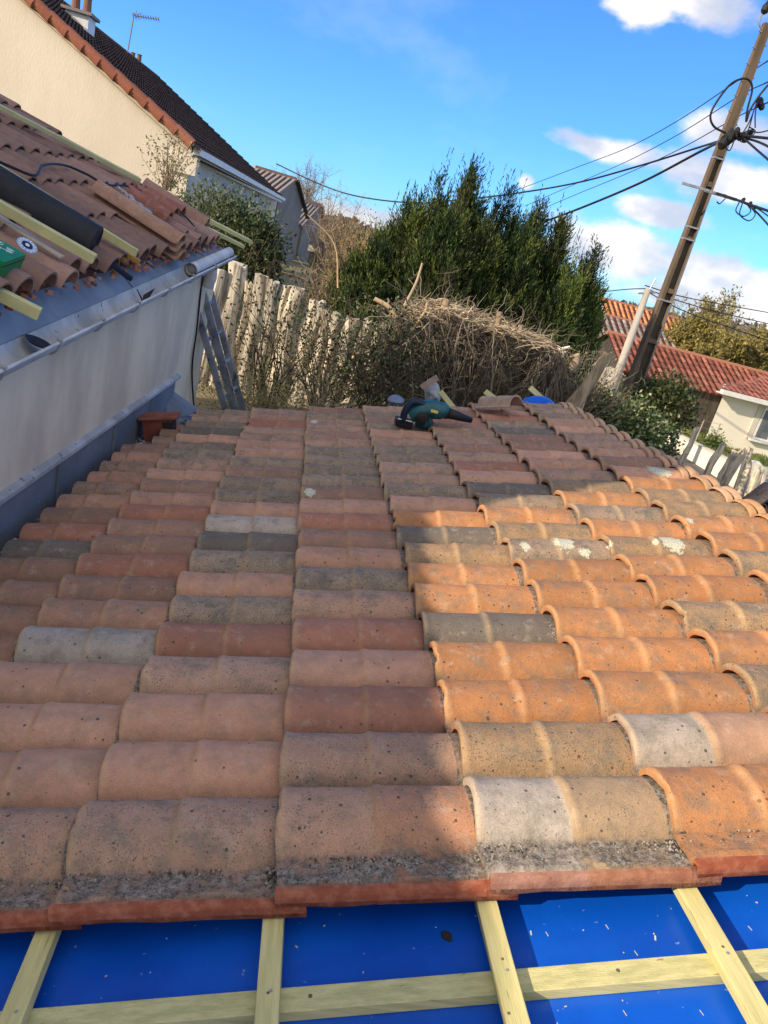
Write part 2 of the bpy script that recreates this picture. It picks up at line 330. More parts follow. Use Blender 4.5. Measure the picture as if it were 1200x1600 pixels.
def leaves(cen, dirs, ln, wd, tint):
    """diamond leaves: centre, direction, length and width per leaf -> verts, faces, tints"""
    n = len(cen); d = unit(dirs); r = unit(np.cross(d, rng.normal(size=(n, 3))))
    ln = np.broadcast_to(ln, n)[:, None]; wd = np.broadcast_to(wd, n)[:, None]
    v = np.stack([cen - d * ln / 2, cen + r * wd / 2, cen + d * ln / 2, cen - r * wd / 2], 1).reshape(-1, 3)
    return v, np.arange(4 * n).reshape(n, 4), np.repeat(tint, 4, 0)
def twigset(st, dr, length, segs, r0, wig, droop, tint, sides=3, taper=0.25, up=0.0):
    """many wandering tapered twigs"""
    n = len(st); p = st.copy(); d = unit(dr); P = [p.copy()]; length = np.broadcast_to(length, n)[:, None]
    for i in range(segs):
        d = unit(d + rng.normal(size=(n, 3)) * wig + np.array([0, 0, -droop + up])); p = p + d * length / segs; P.append(p.copy())
    P = np.stack(P, 1); T = unit(np.gradient(P, axis=1)); X = unit(np.cross(T, np.array([0.31, 0.52, 0.8]))); Y = np.cross(T, X)
    rr = (np.broadcast_to(r0, n)[:, None] * np.linspace(1, taper, segs + 1)[None])[..., None]
    ring = [P + (X * math.cos(2 * math.pi * j / sides) + Y * math.sin(2 * math.pi * j / sides)) * rr for j in range(sides)]
    v = np.stack(ring, 2).reshape(-1, 3); m = segs + 1; f = []
    base = (np.arange(n) * m * sides)[:, None, None, None]; i = np.arange(segs)[None, :, None, None]; j = np.arange(sides)[None, None, :, None]
    q = np.concatenate([base + i * sides + j, base + i * sides + (j + 1) % sides, base + (i + 1) * sides + (j + 1) % sides, base + (i + 1) * sides + j], -1)
    return v, q.reshape(-1, 4), np.repeat(tint, m * sides, 0), P
def join(parts):
    vs, fs, ts = [], [], []; b = 0
    for p in parts: vs.append(p[0]); fs.append(p[1] + b); ts.append(p[2]); b += len(p[0])
    return np.concatenate(vs), np.concatenate(fs), np.concatenate(ts)
def tints(n, cols, jit=0.15):
    c = np.array(cols)[rng.integers(0, len(cols), n)]; return np.clip(c * (1 + rng.normal(size=(n, 1)) * jit), 0.004, 1)

# ------------------------------------------------------------------ ground and terrain
def gz(x, y):
    s = np.clip((x - 3.0) / 9.0, 0, 1); s = s * s * (3 - 2 * s)
    z = -3.1 - 1.25 * s - 0.35 * np.clip((x - 12) / 8, 0, 1)
    back = np.clip((y - 6.5) / 3.5, 0, 1); lef = np.clip((3.5 - x) / 2.5, 0, 1)
    z = z + 0.55 * back * lef
    far = np.clip((y - 45) / 60, 0, 1)
    return z + far * 0.0
def axis_pts(lo, hi, step, far):
    a = np.arange(lo, hi + step, step); o = [hi + step * 1.6 ** k for k in range(1, 20)]; o = [q for q in o if q < far] + [far]
    p = [lo - step * 1.6 ** k for k in range(1, 20)]; p = [q for q in p if q > -far] + [-far]
    return np.array(sorted(set(p)) + list(a) + o)
gx = axis_pts(-12, 30, 0.6, 4000); gy = axis_pts(-6, 44, 0.6, 4000)
GX, GY = np.meshgrid(gx, gy, indexing='ij'); GZ = gz(GX, GY) + 0.04 * np.sin(GX * 1.7) * np.cos(GY * 1.3)
inyard = (GX > 11) & (GX < 40) & (GY > 10) & (GY < 40)
GZ = np.where(inyard, gz(GX, GY), GZ)
gv = np.stack([GX, GY, GZ], -1).reshape(-1, 3); a, b = GX.shape
ii, jj = np.meshgrid(np.arange(a - 1), np.arange(b - 1), indexing='ij'); q = (ii * b + jj).ravel()
tag(npmesh('ground', gv, np.stack([q, q + b, q + b + 1, q + 1], 1), M_GROUND, smooth=True), kind='structure')
def strip(name, x0, x1, y0, y1, dz, mat):
    xs = np.arange(x0, x1 + .3, .3); ys = np.arange(y0, y1 + .5, .5); X, Y = np.meshgrid(xs, ys, indexing='ij')
    v = np.stack([X, Y, gz(X, Y) + dz], -1).reshape(-1, 3); bb = X.shape[1]
    i, j = np.meshgrid(np.arange(X.shape[0] - 1), np.arange(bb - 1), indexing='ij'); q = (i * bb + j).ravel()
    return tag(npmesh(name, v, np.stack([q, q + bb, q + bb + 1, q + 1], 1), mat, smooth=True), kind='structure')
strip('path', 11.6, 14.3, 8, 42, 0.035, M_ASPH)
strip('lawn', 14.6, 30, 8, 42, 0.03, M_GRASS)
n = 26000; p = np.stack([rng.uniform(14.7, 26, n), rng.uniform(14, 34, n)], 1); c = np.column_stack([p, gz(p[:, 0], p[:, 1]) + .08])
gr = leaves(c, np.column_stack([rng.normal(size=(n, 2)) * .4, np.ones(n)]), .16, .035, tints(n, [(.14, .19, .04), (.2, .23, .07), (.24, .2, .1)], .2))
tag(npmesh('grass', *gr[:2], M_LEAF, None, gr[2]), kind='stuff')

# ------------------------------------------------------------------ lean-to roof
D = 1.1
U = V((0.96866057, 0.00865389, 0.2482374)); VV = V((0.0, 0.9993929, -0.03484018)); NN = V((-0.24838819, 0.03374831, 0.9680725))
BASE = 1.062
def rp(u, v, h=0.0):
    """point of the lean-to roof; u up the slope, v away, h metres above the tile bed"""
    return (U * u + VV * v - NN * BASE) * D + NN * h
S0, SP, ROW0, RP = -0.107, 0.3735, 1.150, 0.1836
def u_left(v): return -1.168 + max(0.0, v - 3.0) * 0.052 + max(0.0, v - 4.5) * 0.10
CODE = {'o': ((.44, .19, .066), .6), 'r': ((.38, .16, .10), .2), 'p': ((.53, .285, .185), .3), 'g': ((.32, .24, .165), .95), 't': ((.35, .225, .115), .85),
        'd': ((.135, .125, .105), .8), 'b': ((.34, .185, .125), .5), 'c': ((.43, .385, .325), .6), 'k': ((.44, .265, .18), .75)}
ROWS = {0: 'ppkkcoo', 1: 'pppbtcb', 2: 'ppproog', 3: 'bppgooo', 4: 'bbcrrdtt'[1:], 5: 'bbgkoot', 6: 'bbpgpoo', 7: 'brgptgo', 8: 'bbdbdto', 9: 'bbcrogk', 10: 'bpgpbbg'}
ROWMAP = {0: ['k', 'k', 'k', 'k', 'c', 'o', 'o', 't'], 1: ['p', 'p', 'p', 'k', 't', 'c', 'b', 'o'], 2: ['p', 'p', 'p', 'r', 'o', 'o', 't', 'o'],
          3: ['b', 'p', 'k', 'p', 'o', 'o', 'o', 't'], 4: ['b', 'c', 'r', 'r', 'd', 'o', 't', 'o'], 5: ['b', 'b', 'g', 'k', 'o', 'o', 'o', 'o'],
          6: ['b', 'b', 'p', 'g', 'o', 'o', 'o', 't'], 7: ['b', 'r', 'g', 'p', 't', 'g', 't', 'o'], 8: ['d', 'b', 'd', 'b', 'd', 't', 'o', 'o'],
          9: ['r', 'b', 'c', 'r', 'o', 'o', 'g', 't'], 10: ['b', 'r', 'p', 'p', 'p', 'g', 'o', 't'], 11: ['p', 'p', 'g', 'b', 'g', 'd', 't', 'o']}
def fades(x, a, b): return min(1.0, max(0.0, (x - a) / (b - a)))
def sm(x): x = min(1.0, max(0.0, x)); return x * x * (3 - 2 * x)
LICH = [(.855, 2.425, .034), (.71, 2.40, .020), (1.262, 2.418, .040), (1.262, 2.455, .022), (1.195, 2.41, .012), (1.60, 3.33, .030), (1.645, 3.31, .026), (-.069, 3.125, .022), (1.41, 2.59, .014), (.92, 2.375, .012), (-.06, 4.6, .018), (1.02, 2.40, .010), (1.12, 2.22, .012)]
def tile_mesh(mb, k, c, ua, ub, rnd):
    """one interlocking clay tile with a moulded false joint: barrel + pan, lips raised on their downhill ends"""
    vc = ROW0 + RP * k + rnd.uniform(-.0025, .0025); code = None
    idx = c + 3
    if k in ROWMAP and 0 <= idx < 8: code = ROWMAP[k][idx]
    else: code = rnd.choice('gkpbkgpbpdkgbkr' if (c < 4 or k > 10) else 'otgopk')
    (r, g, b), spk = CODE[code]; r, g, b = (x * .82 + y * .18 for x, y in zip((r, g, b), (.36, .22, .145)))
    j = rnd.uniform(.88, 1.12); hue = rnd.uniform(-.03, .03); tint = (r * j * (1 + hue), g * j, b * j * (1 - hue), spk)
    tint2 = tint
    if (k, c) == (0, 1): tint2 = (.38, .265, .16, .6)
    elif (k, c) == (1, 2): tint2 = (.42, .25, .16, .3)
    elif (k, c) == (0, 0): tint2 = (.43, .22, .13, .7)
    elif rnd.random() < .25: tint2 = (lambda q: tuple(x * q for x in tint[:3]) + (spk,))(rnd.uniform(.82, 1.15))
    front = (k == 0); L = SP; ext = .052
    u0n = S0 + SP * c
    aa = [0, .002, .006, .012, .019, .028, .06, .1, .14, .165, .172, .177, .182, .187, .193, .20, .21, .24, .28, .32, .352, .364, .3695, .374, L + ext]
    aa = [a for a in aa if ua - u0n - 1e-6 <= a <= ub - u0n + ext + 1e-6]
    if ua > u0n + 1e-6: aa = [ua - u0n] + aa
    last = ub < u0n + L - 1e-6
    if last: aa = [a for a in aa if a <= ub - u0n] + [ub - u0n]
    if front: bb = [-.200, -.200, -.1985, -.193, -.186, -.180, -.177, -.172, -.162, -.156, -.150, -.14, -.128, -.116, -.104]
    else: bb = [-.118, -.112, -.104]
    fsh = (lambda x: x if x > -.10 else -.10 + (x + .10) * .72) if front else (lambda x: x)
    bb += [-.094, -.087, -.081, -.076, -.071, -.064, -.055, -.044, -.030, -.015, 0, .015, .03, .045, .057, .067, .075, .081]
    tilt0 = .026; du = rnd.uniform(-.007, .007); dv = rnd.uniform(-.014, .014); dh = rnd.uniform(-.002, .004); ash = rnd.uniform(.94, 1.05); chip = rnd.uniform(.004, .014) if rnd.random() < .45 else 0; chb = rnd.uniform(-.06, .06); chw = rnd.uniform(.006, .014)
    nb, na = len(bb), len(aa); base = len(mb.v)
    for lay in (0, 1):
        for a in aa:
            half = a / .187 if a < .187 else (a - .187) / .187
            sc = 1.0 - .13 * min(1.15, half)
            if .165 < a < .193: sc = .875 + (1.0 - .875) * sm((a - .172) / .016)
            lipdrop = .0
            if a < .006: lipdrop = .006 * (1 - a / .006) ** 2
            lipb = .003 * math.exp(-((a - .010) / .010) ** 2) + .003 * math.exp(-((a - .194) / .008) ** 2)
            tilt = tilt0 * (1 - a / (L + ext)) + dh + dv * (a / L) * .15
            for bi, b_ in enumerate(bb):
                hw = .0835 * (.93 + .07 * sc); t = abs(b_) / hw
                arch = (max(0.0, 1 - t ** 2.3)) ** .62 if t < 1 else 0.0
                h = .061 * sc * arch * ash
                pan = .0
                if front:
                    if bi == 0: pan = -.011 + .0025 * math.sin(a * 41 + c * 3) * (math.sin(a * 17 + c) > .2)
                    elif b_ <= -.1985: pan = .004 if bi > 1 else -.001
                    elif b_ <= -.180: pan = .0125
                    elif b_ <= -.172: pan = .0005
                    elif b_ <= -.156: pan = .010 if (.03 < a < .15 or .2 < a < .34) else .003
                    else: pan = .002 + .004 * sm((-.10 - b_) / .05)
                hh = h + pan + tilt + (lipb * (.25 + arch)) - lipdrop * arch
                th = .0115
                # droop of the barrel foot into the pan, slight warp
                hh += .0012 * math.sin(9 * a + k + c * 2 + b_ * 20)
                u = u0n + a + du + ((.003 * math.sin(b_ * 30 + c) + chip * math.exp(-((b_ - chb) / chw) ** 2)) if a < .01 else 0) ; v = vc + fsh(b_) + dv * (a - .18)
                if lay: 
                    hh -= th; 
                    if arch > 0: v = vc + b_ * .86
                mb.v.append(tuple(rp(u, v, hh)))
                mb.c.append(tint if a < .18 else tint2)
                pandirt_seamshade = sm((-.072 - b_) / .02) if b_ < -.07 else 0
                if b_ < -.07 and not front: pandirt_seamshade *= .8
                if front and c in (1,): pandirt_seamshade = min(1, pandirt_seamshade * 1.15)
                if front and c >= 2: pandirt_seamshade *= .55
                if b_ < -.165: pandirt_seamshade *= .35
                if b_ <= -.175: pandirt_seamshade = 0
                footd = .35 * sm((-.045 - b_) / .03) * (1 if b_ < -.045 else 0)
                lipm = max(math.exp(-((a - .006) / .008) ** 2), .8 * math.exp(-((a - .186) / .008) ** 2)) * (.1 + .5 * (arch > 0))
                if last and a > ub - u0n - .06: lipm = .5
                if .3695 <= a: pandirt_seamshade = max(pandirt_seamshade, 1.0)  # overlap shade painted as a dark line beside the seam
                ll = 0.0
                for lu, lv, lr in LICH:
                    if lr > 0: ll = max(ll, 1 - math.hypot(u - lu, (v - lv) * .8) / (lr * 2.0))
                if front and -.194 <= b_ <= -.178: lipm = max(lipm, .35)
                fresh = 1.0 if (front and b_ < -.1755) else (.6 if lay and not front else 0.0)
                if front and c == 1: fresh *= .72
                mb.k.append((max(pandirt_seamshade, footd * .5), lipm, max(0.0, ll), fresh))
    def vi(l, i, jx): return base + (l * na + i) * nb + jx
    f = []
    for i in range(na - 1):
        for jx in range(nb - 1):
            f.append((vi(0, i, jx), vi(0, i + 1, jx), vi(0, i + 1, jx + 1), vi(0, i, jx + 1)))
            f.append((vi(1, i, jx), vi(1, i, jx + 1), vi(1, i + 1, jx + 1), vi(1, i + 1, jx)))
    for i in range(na - 1):
        f.append((vi(0, i, 0), vi(1, i, 0), vi(1, i + 1, 0), vi(0, i + 1, 0)))
        f.append((vi(0, i, nb - 1), vi(0, i + 1, nb - 1), vi(1, i + 1, nb - 1), vi(1, i, nb - 1)))
    for jx in range(nb - 1):
        f.append((vi(0, 0, jx), vi(0, 0, jx + 1), vi(1, 0, jx + 1), vi(1, 0, jx)))
        f.append((vi(0, na - 1, jx), vi(1, na - 1, jx), vi(1, na - 1, jx + 1), vi(0, na - 1, jx + 1)))
    mb.f += f; mb.mi += [0] * len(f)
    return code
ROOF = thing('lean_to_roof', rp(.3, 1, 0), 'low pitched lean-to roof of weathered clay barrel tiles, partly stripped down to blue membrane and battens', 'roof')
tiles = []
rnd = random.Random(11)
U_END = 1.775
for k in range(0, 22):
    v = ROW0 + RP * k
    for c in range(-4, 6):
        ua = S0 + SP * c; ub = ua + SP
        if k == 22 and c < 1: continue
        ul = u_left(v)
        if k >= 17 and k <= 19: ul = max(ul, S0 + SP * -2 - .13)
        if k > 19: ul = max(ul, S0 + SP * -2 - .02)
        if ub < ul + .06: continue
        ua = max(ua, ul)
        if ua > U_END - .08: continue
        uend = U_END + (.02 if k < 12 else -.012 * (k - 12) * .5)
        ub = min(ub, uend)
        tiles.append((v, k, c, ua, ub))
def vis_size(t):
    v = t[0]; return -(v * v + (0.5 * (t[3] + t[4]) - .2) ** 2 * .5)
def in_view(t):
    p = rp((t[3] + t[4]) / 2, t[0], .03); d = p.dot(CZ); x = 600 + F * p.dot(CX) / d; y = 800 + F * p.dot(CY) / d
    return -150 < x < 1350 and y < 1650
tiles = [t for t in tiles if in_view(t) or t[1] < 8]
near = sorted([t for t in tiles if in_view(t)], key=vis_size, reverse=True)[:100]
nearset = set((t[1], t[2]) for t in near)
rest = MB()
for t in tiles:
    r2 = random.Random(t[1] * 100 + t[2] + 17)
    if (t[1], t[2]) in nearset:
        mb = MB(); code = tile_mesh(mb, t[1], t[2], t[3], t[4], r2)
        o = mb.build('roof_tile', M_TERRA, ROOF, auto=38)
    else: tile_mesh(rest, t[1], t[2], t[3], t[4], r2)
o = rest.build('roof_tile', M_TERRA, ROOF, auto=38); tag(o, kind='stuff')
# verge end caps: doubled rims along the high edge
mb = MB()
for k in range(0, 22):
    v = ROW0 + RP * k; ue = U_END + (.02 if k < 12 else -.012 * (k - 12) * .5)
    (r, g, b), s = CODE[random.Random(k).choice('ootopp' if k < 11 else 'bkpbg')]
    for q, uu in enumerate((ue - .055, ue - .018)):
        for s_ in range(2):
            pass
        m = 12; ring = []
        for ln_, hh in ((0, -.004), (.004, .004), (.02, .006), (.030, .002), (.032, -.012)):
            for j in range(m + 1):
                a = math.pi * (j / m) * 1.04 - .06; bb_ = -math.cos(a) * .084; h = .061 * .95 * max(0, math.sin(a)) ** .62 if math.sin(a) > 0 else -.01
                ring.append(rp(uu + ln_ + (.004 if q else 0), v + bb_, h + hh + .014))
        b0 = len(mb.v); mb.v += [tuple(x) for x in ring]; mb.c += [(r, g, b, .2)] * len(ring); mb.k += [(0, .75, 0, 0)] * len(ring)
        fs = [(b0 + i * (m + 1) + j, b0 + (i + 1) * (m + 1) + j, b0 + (i + 1) * (m + 1) + j + 1, b0 + i * (m + 1) + j + 1) for i in range(4) for j in range(m)]
        mb.f += fs; mb.mi += [0] * len(fs)
mb.build('verge_rims', M_TERRA, ROOF, auto=40)
# membrane, battens, verge board, carcass
mb = MB(); mb.box(rp(-1.32, -.6, -.078), U * 3.1 * D, VV * 6.1 * D, NN * .006)
mb.build('membrane', M_SHEET, ROOF)
BW = .036
for u in (S0 - 2 * SP - .40, S0 - 2 * SP + .0, -.498, -.1145, .261, .628, .995, 1.365, 1.70):
    if u < -.9: continue
    mb = MB(); v0 = -.3; nseg = 24
    ln = 5.5
    mb.box(rp(u - BW / 2, v0, -.0475), U * BW * D, VV * ln * D, NN * .024)
    mb.build('batten', M_BATY, ROOF, bevel=.0015)
for v in (.828, .33, 1.7, 2.6, 3.5, 4.4):
    mb = MB(); mb.box(rp(-1.15, v, -.0715), U * 2.88 * D, VV * .041 * D, NN * .0235)
    mb.build('counter_batten', M_BATX, ROOF, bevel=.0015)
mb = MB(); mb.box(rp(1.79, .7, -.13), U * .03, VV * 4.4 * D, NN * .135); mb.build('verge_board', pm('yellow_board', (.72, .62, .12), (.6, .5, .1), 4, .7), ROOF)
# droppings / mud marks on the sheet
mb = MB()
for px, py, r in ((698, 1462, .010), (702, 1467, .006), (694, 1459, .006), (1062, 1410, .003)):
    u_ = None
    rr = ray(px, py); t_ = (-(BASE * D + .070)) / rr.dot(NN); P = rr * t_
    mb.lathe(P, [(r, 0), (r * .8, .003), (r * .3, .0045)], 9, NN)
mb.build('mud_splat', M_DARK, ROOF)
mb = MB()
for i in range(90):
    u_ = random.uniform(.28, 1.2) if i % 3 else random.uniform(-.6, .3); v_ = random.choice((random.uniform(.60, .83), random.uniform(.83, 1.0))); s_ = random.uniform(.0012, .0032)
    a_ = random.uniform(0, 3.14); mb.box(rp(u_, v_, -.0715), (U * math.cos(a_) + VV * math.sin(a_)) * s_ * random.uniform(1, 3.5), (VV * math.cos(a_) - U * math.sin(a_)) * s_, NN * .001)
for u_, v_ in ((.36, .95), (.40, .88), (.47, .955), (.50, .90), (.53, .86), (.44, .80), (.56, .79), (.72, .93), (.78, .90), (.33, .79), (.66, .77)):
    mb.box(rp(u_, v_, -.0715), U * .0014, -VV * .010 + U * .0022, NN * .0006)
mb.build('sawdust', M_WHITEW, ROOF).__setitem__('kind', 'stuff')
# knots on battens: a few dark round knots
mb = MB()
for u_, v_ in ((-.1145, .845), (.262, .87), (.63, .86), (.25, .78), (-.49, .80)):
    mb.lathe(rp(u_, v_, -.0234), [(.003, 0), (.002, .0006)], 9, NN)
for u_ in (-.05, .45): mb.lathe(rp(u_, .851, -.0479), [(.004, 0), (.003, .0006)], 9, NN)
mb.build('knot', M_BARK, ROOF)
# grit and mortar crumbs lying in the front pans and column seams
mb = MB(); rg = random.Random(4)
for i in range(1700):
    c_ = rg.choice((-2, -1, -1, 0, 0, 0, 1, 1, 1, 2)); a_ = rg.random() * SP; edge = rg.random() < .16
    if edge: a_ = SP - rg.random() * .02
    u_ = S0 + SP * c_ + a_; v_ = ROW0 - .088 - (rg.random() ** 1.5) * .045; h_ = .005 + .026 * (1 - a_ / .4255)
    if rg.random() < .12: v_ = ROW0 + RP * rg.randint(1, 4) - .098; h_ = .010 + .02 * (1 - a_ / .4255)
    if math.sin(u_ * 23 + 1) + math.sin(u_ * 9.7) < rg.uniform(-1, .6) and not edge: continue
    s_ = rg.uniform(.0008, .0032) * (1.5 if edge else 1); g = rg.choice((.05, .08, .16, .28, .36, .12)); mb.lathe(rp(u_, v_, h_ - .001), [(s_, 0), (s_ * rg.uniform(.7, 1), s_ * .6), (s_ * .3, s_ * .9)], 5, NN + V((rg.uniform(-.4, .4), rg.uniform(-.4, .4), 0)), (g, g * .9, g * .78))
mb.build('mortar_crumbs', M_TWIG, ROOF).__setitem__('kind', 'stuff')
# nail heads on the battens
for u_, v_ in ((-.1145, .848), (.261, .850), (.628, .848), (-.498, .848)):
    mb = MB(); mb.lathe(rp(u_ + .004, v_, -.0236), [(.0032, 0), (.0030, .0008)], 10, NN); mb.build('nail', M_GALV, ROOF)
# valley gap with gravelly debris along the house wall
dxw = .06
def wl(px, py, x0):
    """point where the sight of a pixel meets the upright plane x = x0 + dxw*y of the house wall"""
    r = ray(px, py); return r * (x0 / (r.x - dxw * r.y))
def lin(A, B, t): return A + (B - A) * t
mb = MB()
for i in range(60):
    v0 = 1.0 + i * .07; ul = u_left(v0); w0 = -1.42
    mb.box(rp(w0, v0, -.04), U * (ul + .05 - w0) * D, VV * .0701 * D, NN * .02)
mb.build('valley_bed', M_MASTIC, ROOF)
mb = MB()
for i in range(900):
    v0 = random.uniform(1.6, 4.6); ul = u_left(v0); s_ = random.uniform(.004, .014); g = random.choice((.08, .12, .4, .5, .3))
    mb.tube([rp(ul - random.uniform(-.03, .11), v0, -.015), rp(ul - random.uniform(-.03, .11), v0 + .001, -.015 + s_)] if False else [rp(ul - .03 + random.uniform(-.07, .045), v0, -.012), rp(ul - .03 + random.uniform(-.07, .045), v0, -.012) + V((s_, s_ * random.uniform(-1, 1), s_))][:1] + [rp(ul - .03, v0, -.012) + V((s_, 0, s_))] if False else [V(rp(ul - .04 + random.uniform(-.06, .05), v0, -.016))] * 1 + [V(rp(0, 0, 0))] * 0 + [V(rp(ul - .04, v0, -.016))] * 0 or [], s_) if False else None
    P = rp(ul - .03 + random.uniform(-.07, .05), v0, -.018); mb.lathe(P, [(s_, 0), (s_ * .9, s_ * .5), (s_ * .3, s_ * .8)], 5, NN, (g, g, g * 1.02))
mb.build('debris', M_TWIG, ROOF).__setitem__('kind', 'stuff')
# walls below the lean-to roof
mb = MB()
for (ua, ub, va, vb) in ((1.70, 1.76, .7, 5.1), (-1.0, 1.76, 5.0, 5.06)):
    a_, b_, c_, d_ = rp(ua, va, -.09), rp(ub, va, -.09), rp(ub, vb, -.09), rp(ua, vb, -.09)
    g = [V((p.x, p.y, -4.6)) for p in (a_, b_, c_, d_)]
    mb.add([*g, a_, b_, c_, d_], [(0, 3, 2, 1), (4, 5, 6, 7), (0, 1, 5, 4), (1, 2, 6, 5), (2, 3, 7, 6), (3, 0, 4, 7)])
mb.build('wall', M_RENDER, ROOF)
mb = MB(); mb.box(rp(-1.25, -.6, -.11), U * 3.0 * D, VV * 5.7 * D, NN * .028); mb.build('roof_deck', M_WOODSHED, ROOF)

# ------------------------------------------------------------------ left house (own house)
HOUSE = thing('tiled_house', wl(0, 783, -1.13 * D) + V((0, 0, -2)), 'house at left with stained render wall, grey zinc eave strip and dusty clay tile roof', 'house')
def hl(x0, a, b): return (wl(*a, x0 * D), wl(*b, x0 * D))
Z1 = hl(-1.22, (35, 451), (360, 370)); Z2 = hl(-1.14, (0, 532), (350, 385)); GU = hl(-1.02, (0, 581), (364, 403)); FT = hl(-1.125, (0, 783), (258, 604)); FB = hl(-1.125, (0, 850), (262, 655))
def param_y(L, y): A, B = L; return lin(A, B, (y - A.y) / (B.y - A.y))
YE = 6.95; Y0 = -1.0
def wx(x0, y): return x0 * D + dxw * y
def quadstrip(mb, f1, f2, thick, y0=Y0, y1=YE, n=14, col=None):
    for i in range(n):
        a, b = y0 + (y1 - y0) * i / n, y0 + (y1 - y0) * (i + 1) / n
        mb.poly([f1(a), f1(b), f2(b), f2(a)], thick, col)
# wall
mb = MB()
top = lambda y: V((wx(-1.14, y), y, param_y(Z2, y).z - .03)); bot = lambda y: V((wx(-1.14, y), y, -4.4))
quadstrip(mb, top, bot, V((-.25, 0, 0)), 0.2, YE)
e1, e2 = top(YE), bot(YE)
mb.poly([e1 + V((-.25, .0, 0)), e2 + V((-.25, 0, 0)), e2 + V((-7, .42, 0)), V((e1.x - 7, e1.y + .42, e1.z + 7 * math.tan(math.radians(18)) - .1))], V((.0, -.25, 0)))
mb.build('wall', M_RENDER, HOUSE)
# flashing upstand along the wall foot
mb = MB()
f1 = lambda y: V((wx(-1.125, y), y, param_y(FT, y).z)); f2 = lambda y: V((wx(-1.125, y) + .01, y, param_y(FB, y).z - .10))
quadstrip(mb, f1, f2, V((-.012, 0, 0)), 0.9, 5.9, 10); mb.build('flashing', M_ZINC, HOUSE)
mb = MB(); g1 = lambda y: f1(y) + V((.014, 0, .012)); g2 = lambda y: f1(y) + V((-.02, 0, .030))
quadstrip(mb, g1, g2, V((0, 0, -.02)), 0.9, 6.0, 10); mb.build('flashing_cap', M_GUTTER, HOUSE)
mb = MB()
for y in (1.9, 2.7, 3.55, 4.4, 5.2):
    mb = MB(); mb.bar(f1(y) + V((.008, 0, -.01)), f2(y) + V((.008, 0, .09)), .005, .012, (1, 0, 0)); mb.build('flashing_seam', M_ZINC, HOUSE)
P = f2(5.75); mb = MB()
A = at(262, 605, 5.95); B = at(312, 640, 6.0); C_ = at(290, 650, 5.7); Dd = at(260, 648, 5.6)
mb.poly([A, B, C_, Dd], V((-.01, -.012, -.01))); mb.build('zinc_corner_piece', M_ZINC, HOUSE)
# eave zinc strip, gutter
mb = MB(); z1 = lambda y: V((wx(-1.22, y), y, param_y(Z1, y).z)) ; z2 = lambda y: V((wx(-1.12, y), y, param_y(Z2, y).z))
quadstrip(mb, lambda y: z1(y) + (z1(y) - z2(y)) * .8, z2, V((-.002, 0, -.012)), Y0, YE, 20); mb.build('zinc_strip', M_ZINC, HOUSE)
mb = MB()
for y in (2.55, 4.4, 6.2):
    mb = MB(); mb.bar(lin(z1(y), z2(y), -.1) + V((0, 0, .003)), z2(y) + V((0, 0, .003)), .006, .003, (0, 0, 1)); mb.build('strip_joint', M_DARK, HOUSE)
def gut(y): return V((wx(-1.02, y), y, param_y(GU, y).z))
mb = MB(); ny = 26; prof = []
def gprof(y):
    A = z2(y) + V((.0, 0, -.004)); B = gut(y); out = []; m = 9
    for j in range(m + 1):
        a = math.pi * j / m; t = (1 - math.cos(a)) / 2
        p = lin(A, B, t); p.z -= .052 * math.sin(a); out.append(p)
    return out
rows_ = [gprof(Y0 + (YE + .1 - Y0) * i / ny) for i in range(ny + 1)]
vs = [p for r in rows_ for p in r]; m = len(rows_[0])
vs2 = [p + V((.0, 0, -.004)) for p in vs]; b2 = len(vs)
mb.add(vs + vs2, [(i * m + j, (i + 1) * m + j, (i + 1) * m + j + 1, i * m + j + 1) for i in range(ny) for j in range(m - 1)] + [(b2 + i * m + j, b2 + i * m + j + 1, b2 + (i + 1) * m + j + 1, b2 + (i + 1) * m + j) for i in range(ny) for j in range(m - 1)])
GUT = mb.build('gutter', M_GUTTER, HOUSE, smooth=True)
mb = MB(); mb.tube([gut(Y0 + (YE + .1 - Y0) * i / ny) for i in range(ny + 1)], .0075, 8); mb.build('gutter_bead', M_GUTTERL, GUT, smooth=True)
mb = MB()
for y in (2.15, 2.62, 3.1, 3.6, 4.15, 4.75, 5.4, 6.1):
    mb = MB(); pts = [p + V((0, 0, -.009)) for p in gprof(y)]; pts[-1] += V((.008, 0, .012)); mb.tube(pts[3:], .005, 6); mb.tube([pts[-1], pts[-1] + V((.004, 0, .01)), pts[-1] + V((-.016, 0, .014))], .006, 6); mb.build('gutter_bracket', M_GALV, GUT)
# white pipe length lying in the gutter's far end, downpipe elbow
pA, pB = lin(z2(5.55), gut(5.55), .5) + V((0, 0, .005)), lin(z2(6.95), gut(6.95), .5) + V((0, 0, .005))
mb = MB(); mb.tube([pA, pB], .043, 16, cap=False); mb.tube([pB, pA], .038, 16, cap=False); mb.lathe(lin(pA, pB, .04), [(.038, 0), (.038, .003)], 16, pB - pA)
tag(mb.build('drain_pipe', M_GUTTERL, None, smooth=True), 'short white plastic drain pipe lying in the far end of the gutter', 'pipe')
mb = MB(); e = gut(6.35); mb.tube([e + V((-.07, 0, -.05)), e + V((-.065, .02, -.12)), e + V((-.085, .05, -.20))], .05, 14, cap=False); mb.build('outlet_elbow', M_GUTTERL, HOUSE, smooth=True)
